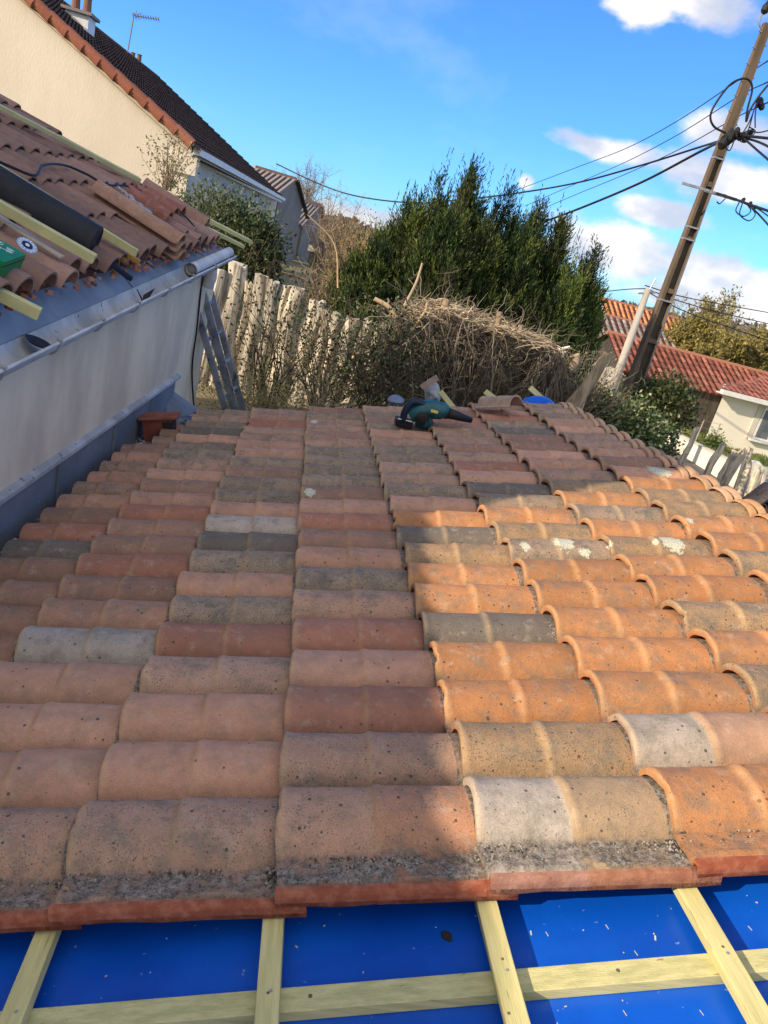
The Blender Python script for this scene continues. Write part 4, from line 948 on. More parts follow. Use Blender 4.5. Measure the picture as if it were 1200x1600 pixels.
# ------------------------------------------------------------------ grey houses beyond
def oblique_house(nep, app, fap, ridge_px, ys, label, stripe, win=None):
    ya, yb, yc, yr = ys; E1 = at(*nep, ya); AP = at(*app, yb); E2 = at(*fap, yc); E2.z = (E1.z + E2.z) / 2; RB = at(*ridge_px, yr); dv = RB - AP; dv.z = 0
    H = thing('grey_house', V((E1.x, E1.y, -4)), label, 'house', 'grey rendered houses far beyond the trees')
    mb = MB(); g1, g2 = V((E1.x, E1.y, -4)), V((E2.x, E2.y, -4)); mb.poly([g1, E1, AP, E2, g2], dv.normalized() * .2); mb.build('gable_wall', M_GREYR, H)
    mb = MB(); mb.poly([g1, E1, E1 + dv, g1 + dv], V((.0, .2, 0))); mb.build('front_wall', M_GREYR, H)
    oh = (E1 - AP) * .08; mb = MB(); n_ = stripe
    mb.add([E1 + oh, AP, AP + dv, E1 + oh + dv, E2, E2 + dv], [(0, 1, 2, 3), (1, 4, 5, 2)], (.06, .055, .05))
    upv = V((0, -.3, .95))
    for i in range(n_):
        t = (i + .2) / n_; p, q = E1 + oh + dv * t + upv * .07, AP + dv * t + upv * .07; mb.bar(p, q, abs(dv.length) / n_ * .42, .12, upv, (.30, .255, .225))
    mb.build('roof', M_CLAY, H)
    mb = MB(); mb.bar(AP + V((0, 0, .1)), AP + dv + V((0, 0, .1)), .3, .2, col=(.40, .24, .18)); mb.build('ridge', M_CLAY, H)
    mb = MB(); mb.bar(AP + V((.1, -.1, .05)), E2 + V((.1, -.1, 0)) + (E2 - AP) * .6, .22, .12, col=(.07, .05, .045)); mb.build('barge_board', M_CLAY, H)
    if win: 
        a, b, Y = win; P, Q = at(*a, Y), at(*b, Y); mb = MB(); mb.box(P, V((.75, 0, 0)), V((0, .1, 0)), V((0, 0, Q.z - P.z))); wo_ = mb.build('window', M_DARK, H)
        mb = MB(); mb.box(V((P.x - .15, P.y - .05, P.z)), V((1.1, 0, 0)), V((0, .12, 0)), V((0, 0, .35))); mb.build('lintel', M_CREAMS, wo_)
    return H
oblique_house((437, 303), (462, 283), (472, 325), (398, 260), (44, 47, 50, 46), 'taller grey house with a ribbed grey roof just past the dark-roofed house', 8)
oblique_house((474, 352), (501, 323), (507, 352), (474, 314), (52, 55, 58, 54), 'smaller grey house behind with a narrow dark window, near the bare brown shrubs', 5, ((484, 392), (482, 420), 51.5))

# ------------------------------------------------------------------ right side buildings
def barn(label, x0, x1, ye, ze, yr, zr, wallm, tint, px_pitch=.32, name='barn', base=-4.9, pitch2=.5):
    H = thing(name, V((x0, ye, base)), label, 'house' if name != 'barn' else 'barn'); yb2 = 2 * yr - ye
    mb = MB(); g = .25
    mb.box(V((x0 + g, ye + g, base)), V((x1 - x0 - 2 * g, 0, 0)), V((0, yb2 - ye - 2 * g, 0)), V((0, 0, ze - base)))
    mb.poly([V((x0 + g, ye + g, ze)), V((x0 + g, yr, zr - .15)), V((x0 + g, yb2 - g, ze))], V((.2, 0, 0)))
    mb.build('wall', wallm, H)
    mb = MB(); nx = int((x1 - x0) / px_pitch); ns = int(math.hypot(yr - ye, zr - ze) / pitch2); r4 = random.Random(int(x0 * 10))
    for s_ in (0, 1):
        A0 = V((x0, ye if s_ == 0 else yb2, ze)); R0 = V((x0, yr, zr)); n_ = V((0, -(zr - ze), yr - ye)).normalized() if s_ == 0 else V((0, zr - ze, yr - ye)).normalized()
        mb.add([A0, A0 + V((x1 - x0, 0, 0)), R0 + V((x1 - x0, 0, 0)), R0], [(0, 1, 2, 3)], (.10, .035, .025))
        if s_: continue
        for i in range(nx):
            for k in range(ns):
                xa = x0 + i * px_pitch; p = lin(A0, R0, k / ns); q = lin(A0, R0, (k + 1.12) / ns); p.x = q.x = xa; j = r4.uniform(.72, 1.2); w_ = px_pitch * .62; c_ = tuple(v * j for v in r4.choice(tint))
                vs = []
                for e_, hh, ww in ((p, .07, w_), (q, .03, w_ * .85)):
                    for a in (0, .25, .5, .75, 1): vs.append(e_ + V((ww * (a - .5) + px_pitch / 2, 0, 0)) + n_ * (hh + .07 * math.sin(a * math.pi)))
                mb.add(vs, [(a, a + 1, a + 6, a + 5) for a in range(4)] + [(0, 5, 4, 9)][:0] + [(4, 3, 2, 1, 0)], c_)
    mb.build('roof', M_CLAY, H)
    mb = MB(); mb.tube([V((x0, yr, zr + .05)), V((x1, yr, zr + .05))], .12, 8, col=(.36, .16, .10)); mb.build('ridge', M_CLAY, H)
    return H
RED = [(.27, .095, .065), (.22, .08, .055), (.29, .125, .085), (.19, .075, .055)]
a_ = at(985, 585, 33.0); r_ = at(957, 523, 36.2)
barn('long low barn with a bright red clay tile roof beyond the electricity pole', 14.6, 30, 33, -.0835 * 33, 36.2, -.0385 * 36.2, M_WOODSHED, RED, .34)
mb = MB(); mb.box(V((14.6 + .2, 33.3, -4.9)), V((.04, 0, 0)), V((0, 6, 0)), V((0, 0, 2.1)))
o = mb.build('pale_gable_panel', M_GREYPOLE, bpy.data.objects['barn'])
# orange roof and grey roof beyond
barn('distant house with a pale orange tile roof beyond the red barn', .405 * 60, .53 * 60, 60, -1.9, 64, .15, M_CREAMS, [(.62, .28, .13), (.56, .24, .11)], .5, 'house', -4.9)
barn('distant outbuilding with a grey ribbed roof between the conifers and the red barn', .40 * 50, .52 * 50, 50, -2.3, 53, -.9, M_GREYR, [(.30, .27, .25), (.22, .2, .19)], .5, 'outbuilding', -4.9)
# white bungalow
WB = thing('white_bungalow', V((18.6, 31, -4.7)), 'white rendered bungalow with a red brown hipped roof and one white window', 'house')
x0, ye = .600 * 31, 31.0; ze = -.073 * 31 + .02
mb = MB(); mb.poly([V((x0, ye, -4.9)), V((x0 + 13, ye, -4.9)), V((x0 + 13, ye + 8, -4.9)), V((x0 + 5.3, ye + 8, -4.9))], V((0, 0, ze + 4.9))); mb.build('wall', M_WHITE, WB)
mb = MB(); e0, e1, e2, e3 = V((x0 - .4, ye - .5, ze)), V((x0 + 13, ye - .5, ze)), V((x0 + 13, ye + 8.4, ze)), V((x0 + 5.1, ye + 8.4, ze)); h1, h2 = V((x0 + 5.4, ye + 4, ze + 1.25)), V((x0 + 13, ye + 4, ze + 1.25))
mb.add([e0, e1, h2, h1, e3, e2], [(0, 1, 2, 3), (0, 3, 4), (4, 3, 2, 5)], (.20, .075, .055))
r5 = random.Random(3)
for i in range(46):
    for k in range(9):
        xa = e0.x + i * .3; t = (k + .0) / 9; t1 = (k + 1.1) / 9
        if xa < lin(e0, h1, min(1, t)).x: continue
        p = V((xa, lin(e0, h1, t).y, lin(e0, h1, t).z)); q = V((xa, lin(e0, h1, t1).y, lin(e0, h1, t1).z)); n_ = V((0, -.3, .95)); j = r5.uniform(.75, 1.25); c_ = (.25 * j, .10 * j, .075 * j); vs = []
        for e_, hh in ((p, .06), (q, .02)):
            for a in (0, .25, .5, .75, 1): vs.append(e_ + V((.2 * (a - .5), 0, 0)) + n_ * (hh + .05 * math.sin(a * math.pi)))
        mb.add(vs, [(a, a + 1, a + 6, a + 5) for a in range(4)] + [(4, 3, 2, 1, 0)], c_)
mb.build('roof', M_CLAY, WB)
mb = MB(); mb.box(e0 + V((-.05, -.12, -.16)), V((13.4, 0, 0)), V((0, .12, 0)), V((0, 0, .2))); mb.box(e0 + V((-.14, -.02, -.16)), V((.12, 0, 0)), V((5.5, 9, 0)), V((0, 0, .2))); mb.box(e0 + V((0.02, .02, -.17)), V((13, 0, 0)), V((0, .5, 0)), V((0, 0, .05))); mb.build('fascia', M_TRIM, WB)
wa = at(1176, 690, 31 - .02); wb = at(1186, 645, 31 - .02); wx0 = at(1183, 664, 31).x
WN = thing('x', (0, 0, 0), 'x', 'x'); bpy.data.objects.remove(WN)
mb = MB(); mb.box(V((wx0, ye - .06, -4.0)), V((1.5, 0, 0)), V((0, .08, 0)), V((0, 0, 1.45))); wo_ = mb.build('window', M_TRIM, WB)
for i in (0, 1):
    mb = MB(); mb.box(V((wx0 + .09 + i * .7, ye - .075, -3.9)), V((.60, 0, 0)), V((0, .02, 0)), V((0, 0, 1.25))); mb.build('pane', M_GLASS, wo_)
mb = MB(); mb.box(V((wx0 - .30, ye - .05, -4.05)), V((.26, 0, 0)), V((0, .06, 0)), V((0, 0, 1.55))); mb.build('shutter', M_CREAMS, wo_)
mb = MB(); mb.box(V((wx0 - .15, ye - .22, -4.1)), V((1.8, 0, 0)), V((0, .22, 0)), V((0, 0, .08))); mb.build('sill', M_TRIM, wo_)
# low garden wall and gate post
LWt = [(27.6, -3.93), (24, -3.82), (20, -3.66), (16, -3.6), (12, -3.6)]
mb = MB()
for (ya, za), (yb_, zb) in zip(LWt[:-1], LWt[1:]):
    mb.add([V((14.35, ya, -5)), V((14.35, yb_, -5)), V((14.35, yb_, zb)), V((14.35, ya, za)), V((14.6, ya, -5)), V((14.6, yb_, -5)), V((14.6, yb_, zb)), V((14.6, ya, za))], [(0, 1, 2, 3), (7, 6, 5, 4), (3, 2, 6, 7), (0, 3, 7, 4), (1, 5, 6, 2)])
LW = thing('garden_wall', V((14.4, 20, -4.5)), 'low cream garden wall running beside the path behind the old posts', 'wall'); mb.build('wall_body', M_WHITE, LW)
mb = MB()
for (ya, za), (yb_, zb) in zip(LWt[:-1], LWt[1:]): mb.bar(V((14.475, ya, za + .02)), V((14.475, yb_, zb + .02)), .31, .04)
mb.build('coping', M_CREAMS, LW)
mb = MB(); mb.box(V((14.3, 27.7, -5)), V((.35, 0, 0)), V((0, .35, 0)), V((0, 0, 1.75))); mb.lathe(V((14.475, 27.875, -3.25)), [(.2, 0), (.2, .04), (.02, .1)], 4); tag(mb.build('gate_post', M_TRIM, None), 'white concrete gate post at the far end of the low cream wall', 'gate post')
GBn = thing('wheelie_bin', V((15.2, 28.2, -4.6)), 'dark green wheeled bin standing behind the white gate post', 'bin')
mb = MB(); mb.add([V((14.85 + a * .75 - (.05 if z else 0) * (1 - 2 * a) * 1, 28 + b * .7, -4.65 + z)) for z in (0, .95) for a, b in ((0, 0), (1, 0), (1, 1), (0, 1))], [(0, 3, 2, 1), (4, 5, 6, 7), (0, 1, 5, 4), (1, 2, 6, 5), (2, 3, 7, 6), (3, 0, 4, 7)]); mb.build('bin_body', M_BIN, GBn, bevel=.03)
mb = MB(); mb.box(V((14.76, 27.9, -3.69)), V((.92, 0, 0)), V((0, .86, 0)), V((0, 0, .08))); mb.build('lid', M_BIN, GBn, bevel=.03)
# wire fence beyond wall
WFn = thing('wire_fence', V((15.5, 27, -4.4)), 'thin wire fence on small stakes in front of the dark barn wall', 'fence')
mb = MB()
for z in (.35, .7, 1.0): mb.tube([V((15.6, 29.4, -4.6 + z)), V((18.4, 29.8, -4.6 + z))], .008, 4)
mb.build('wire', M_GALV, WFn)
for i in range(4): mb = MB(); mb.tube([V((15.7 + i * .85, 29.4 + i * .12, -4.7)), V((15.7 + i * .85, 29.4 + i * .12, -3.55))], .025, 6); mb.build('stake', M_GREYPOLE, WFn)
# planter
PP = at(1192, 735, 24.5); PLt = thing('stone_planter', PP, 'white stone planter bowl with a spiky plant on the lawn at the right edge', 'planter')
mb = MB(); mb.lathe(PP + V((0, 0, -.35)), [(.22, 0), (.18, .1), (.38, .3), (.46, .52), (.50, .56), (.42, .56), (.35, .48)], 20); mb.build('bowl', M_TRIM, PLt, auto=40)
nl = 90; an_ = rng.uniform(0, 6.28, nl); dr = np.column_stack([np.cos(an_), np.sin(an_), rng.uniform(.5, 1.6, nl)]); c0 = np.tile(np.array([PP.x, PP.y, PP.z + .15]), (nl, 1))
L_ = leaves(c0 + unit(dr) * .25, dr, .55, .05, tints(nl, [(.14, .2, .05), (.22, .26, .1)])); npmesh('leaves', *L_[:2], M_LEAF, PLt, L_[2])

# ------------------------------------------------------------------ old fence posts (right)
def old_post(px_b, py_b, px_t, py_t, Y, w, label, mat=M_SPLIT, dark=False, lean=None):
    B = at(px_b, py_b, Y); T = at(px_t, py_t, Y); mb = MB(); n_ = 7; r = random.Random(px_b); pts = []; rs = []
    for i in range(n_):
        t = i / (n_ - 1); pts.append(lin(B - (T - B) * .15, T, t) + V((r.uniform(-.02, .02), r.uniform(-.02, .02), 0))); rs.append(w / 2 * (1.1 - .15 * t) * r.uniform(.88, 1.12))
    vs = []; m = 9; off = [r.uniform(.62, 1.15) for _ in range(m)]
    for i, p in enumerate(pts):
        for j in range(m):
            a = 6.283 * j / m; rr = rs[i] * off[j] * r.uniform(.88, 1.12); vs.append(p + V((math.cos(a) * rr, math.sin(a) * rr * .7, (r.uniform(-.5, .5) * w if i == n_ - 1 else 0))))
    fs = [(i * m + j, i * m + (j + 1) % m, (i + 1) * m + (j + 1) % m, (i + 1) * m + j) for i in range(n_ - 1) for j in range(m)] + [tuple(range(m))[::-1], tuple(range((n_ - 1) * m, n_ * m))]
    mb.add(vs, fs); return tag(mb.build('fence_post', mat, None, auto=50), label, 'fence post', 'old split wood posts along the path')
old_post(1024, 706, 1040, 662, 20.2, .17, 'farthest of the split posts, beside the leafy bush')
old_post(1040, 718, 1060, 662, 19.8, .14, 'slim grey round-topped post, second from the bush')
old_post(1045, 722, 1056, 700, 19.6, .10, 'short broken stub of a post between two taller ones')
old_post(1062, 735, 1090, 668, 19.0, .20, 'tall split post with a notched edge and flat top standing alone')
old_post(1098, 750, 1128, 697, 18.2, .20, 'leaning grey post in front of the middle of the low wall')
old_post(1124, 754, 1150, 705, 17.6, .28, 'broad split slab post with deep cracks')
old_post(1133, 756, 1163, 703, 17.4, .17, 'narrow post pressed against the right side of the broad slab')
old_post(1148, 765, 1174, 700, 17.2, .15, 'straight pale sawn post right of the broad slab')
old_post(1152, 780, 1168, 730, 16.6, .22, 'dark stump with a blackened rounded top')
old_post(1170, 788, 1188, 735, 16.4, .26, 'wide pale split post next to the blackened one')
old_post(1178, 796, 1196, 742, 16.0, .12, 'thin dark-edged post at the right end of the row')
# pile of dark tiles bottom right
BT = thing('dark_tile_pile', at(1190, 815, 12), 'pile of black curved roofing tiles beyond the verge at the right edge', 'tile pile')
for i in range(9):
    P = at(1172 + i * 5.5, 812 - i * 4, 12.2); mb = MB(); m = 8; vs = []
    for y_ in (0, .5):
        for lay in (0, .02):
            for j in range(m + 1): a = math.pi * j / m; vs.append(P + V((-math.cos(a) * (.13 - lay), y_, math.sin(a) * (.17 - lay))))
    w = m + 1; fs = [(j, j + 1, 2 * w + j + 1, 2 * w + j) for j in range(m)] + [(w + j, 3 * w + j, 3 * w + j + 1, w + j + 1) for j in range(m)] + [(j, w + j, w + j + 1, j + 1) for j in range(m)] + [(2 * w + j, 2 * w + j + 1, 3 * w + j + 1, 3 * w + j) for j in range(m)]
    mb.add(vs, fs); mb.build('curved_tile', M_BLKTILE, BT, smooth=True)
mb = MB(); P = at(1190, 830, 12.4); mb.box(V((P.x - .25, P.y - .2, gz(P.x, P.y) - .1)), V((1.1, 0, 0)), V((0, .7, 0)), V((0, 0, P.z - gz(P.x, P.y) + .1))); mb.build('stack_base', M_BLKTILE, BT)

# ------------------------------------------------------------------ poles and wires
YP = 17.0; XP = .4665 * YP; zb_, zt_ = float(gz(XP, YP)) - .3, .352 * YP
PO = thing('electricity_pole', V((XP, YP, zb_)), 'tall brown concrete electricity pole with a dark recessed face, hung with cables', 'electricity pole')
w0_, w1_ = .42, .165
def pw(z): return w0_ + (w1_ - w0_) * (z - zb_) / (zt_ - zb_)
def slab(mb, xa, xb, ya, yb2, z0=None, z1=None, n=1):
    z0 = zb_ if z0 is None else z0; z1 = zt_ if z1 is None else z1
    vs = []
    for z in (z0, z1):
        w = pw(z)
        for a, b in ((xa, ya), (xb, ya), (xb, yb2), (xa, yb2)): vs.append(V((XP + a * w, YP + b * w, z)))
    mb.add(vs, [(0, 3, 2, 1), (4, 5, 6, 7), (0, 1, 5, 4), (1, 2, 6, 5), (2, 3, 7, 6), (3, 0, 4, 7)])
zr_ = .203 * YP
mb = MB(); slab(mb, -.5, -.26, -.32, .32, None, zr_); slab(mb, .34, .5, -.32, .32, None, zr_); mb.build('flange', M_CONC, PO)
mb = MB(); slab(mb, -.26, .34, -.02, .12, None, zr_); mb.build('web', M_CONCD, PO)  # recess shade put into the web as a darker concrete tone
mb = MB(); slab(mb, -.5, .5, -.32, .32, zr_); mb.build('shaft_top', M_CONC, PO)
z = zb_ + 1.2
while z < zr_ - .2:
    mb = MB(); slab(mb, -.255, .335, -.27, -.03, z, z + .10); mb.build('crossbar', M_CONC, PO); z += 1.15
mb = MB(); slab(mb, .375, .40, -.36, -.325, zb_ + 2, zr_ + 1); slab(mb, .43, .455, -.36, -.325, zb_ + 2, zr_ + 1); mb.build('conduit', M_GALV, PO)
for z in (.19 * YP * 1.05, .115 * YP, .10 * YP, .02 * YP):
    mb = MB(); w = pw(z); mb.box(V((XP - w * .53, YP - w * .37, z)), V((w * 1.06, 0, 0)), V((0, w * .74, 0)), V((0, 0, .035))); mb.build('metal_band', M_GALV, PO)
mb = MB()
for i in range(8):
    z = zr_ + .25 + i * .30; w = pw(z); mb.tube([V((XP - w * .5, YP - .05, z)), V((XP - w * .5 - .07, YP - .05, z + .02))], .016, 5); mb.tube([V((XP + w * .5, YP, z + .1)), V((XP + w * .5 + .05, YP, z + .12))], .014, 5)
mb.build('step_bolt', M_GALV, PO)
T_ = V((XP, YP, zt_)); mb = MB(); mb.tube(spline([T_ + V((0, 0, -.15)), T_ + V((-.16, 0, -.06)), T_ + V((-.20, 0, .06)), T_ + V((-.18, 0, .14))]), .02, 6); mb.build('bracket_arm', M_GALV, PO)
mb = MB(); mb.lathe(T_ + V((-.18, 0, .12)), [(.02, 0), (.075, .06), (.085, .15), (.06, .22), (.06, .26), (.02, .32)], 12, (.25, 0, 1)); mb.build('insulator', M_BLACK, PO)
mb = MB(); mb.bar(at(1066, 286, YP - .4), at(1107, 298, YP - .4), .05, .05); mb.bar(at(1100, 297, YP - .4), at(1150, 312, YP - .3), .05, .06); mb.build('side_arm', M_GALV, PO)
mb = MB()
for q in ((1140, 215, .14), (1150, 211, .10), (1131, 222, .14), (1158, 213, .09), (1165, 215, .10), (1172, 208, .08), (1187, 160, .10), (1190, 166, .08), (1152, 205, .08), (1142, 205, .07), (1161, 313, .06), (1172, 319, .06), (1180, 324, .05)):
    mb = MB(); mb.lathe(at(q[0], q[1], YP - .35), [(q[2] * .4, -q[2]), (q[2] * .8, -q[2] * .4), (q[2] * .7, q[2] * .5), (q[2] * .3, q[2])], 8, (rt.uniform(-.6, .6), 0, 1)); mb.build('connector_box', M_BLACK, PO)
mb = MB()
def wirepts(l, ys): return spline([at(px, py, Y) for (px, py), Y in zip(l, ys)], 8)
for l in (((1134, 208), (1116, 198), (1110, 182), (1118, 162), (1140, 133), (1160, 123), (1172, 127), (1175, 142), (1168, 170), (1166, 190), (1172, 172), (1186, 150), (1204, 128)),
          ((1165, 214), (1172, 195), (1178, 172), (1187, 150)), ((1158, 212), (1170, 192), (1178, 173)), ((1180, 200), (1180, 180), (1183, 160)), ((1150, 212), (1160, 222), (1172, 215), (1180, 205), (1170, 198)),
          ((1148, 218), (1140, 235), (1132, 226), (1136, 212)), ((1155, 316), (1150, 330), (1162, 338), (1173, 330), (1168, 320)), ((1160, 318), (1156, 335), (1170, 345), (1180, 335), (1172, 322)), ((1120, 315), (1125, 318), (1135, 306), (1122, 303)),
          ((1150, 205), (1160, 208), (1170, 204), (1185, 207), (1204, 203))):
    big = l[0] == (1134, 208); mb = MB(); mb.tube(wirepts(l, [YP - .45] * len(l)), .022 if big else .013, 6); mb.build('cable_loop', M_BLACK, PO, smooth=True)
def cable(l, ys, r, label, grp='overhead cables fixed to the electricity pole'):
    mb = MB(); mb.tube(wirepts(l, ys), r, 5); tag(mb.build('overhead_cable', M_BLACK, None, smooth=True), label, 'cable', grp)
def ysp(a, b, n): return [a + (b - a) * i / (n - 1) for i in range(n)]
cable([(1140, 214), (1122, 221), (1090, 231), (1000, 259), (900, 286), (800, 303), (720, 312), (645, 317), (560, 307), (500, 288), (432, 256)], ysp(16.8, 43, 11), .03, 'thick black cable sagging left from the pole to the grey houses')
cable([(1140, 215), (1120, 224), (1088, 240), (1000, 286), (900, 328), (830, 353), (760, 375)], ysp(16.8, 30, 7), .036, 'thickest black cable dropping left from the pole behind the conifers')
cable([(1200, 95), (1160, 121), (1060, 188), (980, 231), (900, 262), (800, 300), (760, 315)], ysp(17.4, 50, 7), .016, 'thin wire, uppermost of three, passing behind the pole')
cable([(1200, 128), (1152, 152), (1060, 210), (980, 252), (900, 287), (820, 322)], ysp(17.4, 48, 6), .016, 'thin wire, middle of three, crossing behind the pole')
cable([(1200, 160), (1146, 186), (1060, 234), (980, 271), (900, 304), (820, 338)], ysp(17.4, 46, 6), .016, 'thin wire, lowest of three, crossing behind the pole')
cable([(1160, 212), (1180, 214), (1210, 217)], ysp(16.6, 15, 3), .028, 'short thick cable leaving the pole to the right, nearly level')
cable([(1165, 216), (1185, 222), (1210, 234)], ysp(16.6, 14.5, 3), .024, 'cable leaving the pole to the right on a gentle drop')
cable([(1160, 214), (1180, 232), (1210, 258)], ysp(16.6, 14, 3), .022, 'cable leaving the pole to the right on a steep drop')
cable([(1120, 302), (1150, 312), (1175, 321), (1210, 333)], ysp(16.6, 14.5, 4), .026, 'cable from the side arm running right, upper one')
cable([(1150, 312), (1175, 325), (1210, 362)], ysp(16.6, 14.5, 3), .018, 'cable from the side arm running right, lower and steeper')
cable([(1165, 318), (1185, 327), (1210, 345)], ysp(16.6, 14.8, 3), .014, 'slender cable between the two side arm cables')
XQ, YQ = .4385 * 22, 22.0
P2 = thing('utility_pole', V((XQ, YQ, -4.6)), 'slim pale grey utility pole standing left of the electricity pole', 'utility pole')
mb = MB(); mb.tube([V((XQ, YQ, -4.7)), V((XQ - .01, YQ, .03 * YQ))], [.16, .09], 10); mb.build('shaft', M_GREYPOLE, P2, smooth=True)
mb = MB(); mb.tube([V((XQ - .25, YQ, .028 * YQ - .15)), V((XQ + .25, YQ, .028 * YQ))], .03, 6); mb.tube([V((XQ, YQ, .02 * YQ)), V((XQ + .1, YQ, .045 * YQ))], .02, 5); mb.build('cross_arm', M_GALV, P2)
G4 = 'thin wires fixed to the slim pole'
for l, lab in ((((1008, 446), (1060, 462), (1120, 474), (1210, 490)), 'highest wire running right from the slim pole'), (((1012, 452), (1060, 470), (1120, 487), (1210, 508)), 'middle wire running right from the slim pole'), (((1010, 455), (1060, 482), (1120, 505), (1210, 535)), 'lowest wire running right from the slim pole')):
    cable(l, ysp(22, 26, 4), .016, lab, G4)
cable([(1008, 451), (980, 452), (940, 456), (900, 458)], ysp(22, 30, 4), .016, 'wire running left from the slim pole behind the conifers', G4)

# ------------------------------------------------------------------ vegetation
def conifer(px, py, Y, rad, label, n=1900, low=-3.0, squash=1.0, lean=(0, 0), cols=None, tipr=.12):
    T = at(px, py, Y); zb = max(low, float(gz(T.x, T.y))); H = T.z - zb
    C_ = thing('conifer', V((T.x, T.y, zb)), label, 'conifer', 'dark conifers behind the dead tangle')
    mb = MB(); mb.tube([V((T.x, T.y, zb - .2)), V((T.x, T.y, zb + H * .5)), V((T.x, T.y, T.z - .3))], [.16, .10, .02], 8); mb.build('trunk', M_BARK, C_)
    cols = cols or [(.022, .042, .012), (.032, .060, .016), (.065, .098, .022), (.014, .030, .012), (.052, .060, .022), (.12, .155, .035)]
    # crown = many upright pointed plumes of feathery sprays
    npl = int(16 + 22 * rad); th = rng.uniform(0, 2 * np.pi, npl); fr = rng.random(npl) ** .6; fr[0] = 0
    ptop = H * (1 - .82 * fr ** 1.25 * rng.uniform(.55, 1.05, npl)); ptop[0] = H; plen = np.minimum(rng.uniform(.9, 2.0, npl), ptop * .9); plen[0] = min(2.2, H * .8)
    pr = rng.uniform(.20, .36, npl); ax = np.column_stack([np.cos(th) * fr * rad, np.sin(th) * fr * rad]); ptint = tints(npl, cols, .22)
    fill = int(n * .42); k_ = rng.integers(0, npl, n); t = rng.random(n) ** .8
    rr = pr[k_] * (1 - t) ** .75 * rng.uniform(.25, 1.1, n); a2 = rng.uniform(0, 2 * np.pi, n)
    cx = ax[k_, 0] * (.86 + .14 * t) + np.cos(a2) * rr; cy = ax[k_, 1] * (.86 + .14 * t) + np.sin(a2) * rr
    p = np.column_stack([T.x + cx, T.y + cy, zb + ptop[k_] - plen[k_] * (1 - t)])
    out = np.column_stack([np.cos(a2), np.sin(a2)])
    f_ = np.arange(n) < fill; hf = rng.uniform(0, .78, n); rf = rad * (1 - hf) ** .5 * rng.uniform(.55, 1.0, n)
    p[f_] = np.column_stack([T.x + np.cos(a2) * rf, T.y + np.sin(a2) * rf, zb + hf * H])[f_]
    d = np.column_stack([out * .44, np.ones(n)]) + rng.normal(size=(n, 3)) * .14; d = unit(d)
    sl_ = rng.uniform(.22, .48, n); clump = ptint[k_] * (1 + rng.normal(size=(n, 1)) * .18); clump[f_] *= 1; clump = np.clip(clump, .004, 1); parts = []
    m = 14
    for k in range(m):
        t = k / m; side = unit(np.cross(d, rng.normal(size=(n, 3)))); cen = p + d * (sl_ * t)[:, None] + side * (.05 * (1 - t) + .008)
        dd = d + side * .75 * (1 - t * .6); parts.append(leaves(cen, dd, (.12 * (1.15 - .5 * t)), .020, clump * (0.8 + .4 * t)))
    # wispy leaders at the top
    w = 26; tt = np.tile([[T.x, T.y, T.z - .55]], (w, 1)) + rng.normal(size=(w, 3)) * [rad * .22, rad * .22, .22]
    for k in range(10):
        t = k / 10; side = unit(rng.normal(size=(w, 3))); cen = tt + np.array([0.02, 0, .55]) * t + side * .04 * (1 - t); parts.append(leaves(cen, np.array([[0, 0, 1.]]) + side * .6, .10, .022, tints(w, cols)))
    npmesh('crown', *(lambda J: (J[0], J[1]))(join(parts)), M_NEEDLE, C_, join(parts)[2])
CON = [((572, 428), 15.3, 1.05, 'small sloping conifer at the far left foot of the row'), ((612, 375), 15.6, 1.25, 'lowest leftmost conifer, sloping down to the bare shrubs'), ((655, 318), 16.0, 1.25, 'second conifer from the left, dark with a rounded shoulder'), ((684, 285), 16.4, 1.2, 'tall conifer left of the highest tip, brownish near the top'),
       ((738, 268), 16.0, 1.05, 'tallest conifer with a wispy pointed tip'), ((712, 330), 15.0, 1.05, 'brighter green conifer standing in front of the tallest'), ((798, 296), 16.4, .85, 'narrow conifer just right of the tallest one'),
       ((765, 345), 15.2, .8, 'small bright conifer low in the middle of the row'), ((842, 322), 16.2, .8, 'pointed conifer in the right half under the thin wires'), ((820, 370), 15.3, .9, 'shorter conifer with yellow-green sprays, right of the middle'),
       ((880, 352), 16.2, .78, 'grey-green conifer second from the right'), ((930, 392), 16.0, .85, 'rightmost conifer with a ragged edge against the clouds'), ((890, 425), 15.2, .85, 'dark low conifer above the right end of the dead tangle')]
for (pxy, Y, r_, lab) in CON: conifer(*pxy, Y, r_, lab, n=int(3600 * r_) + 700)
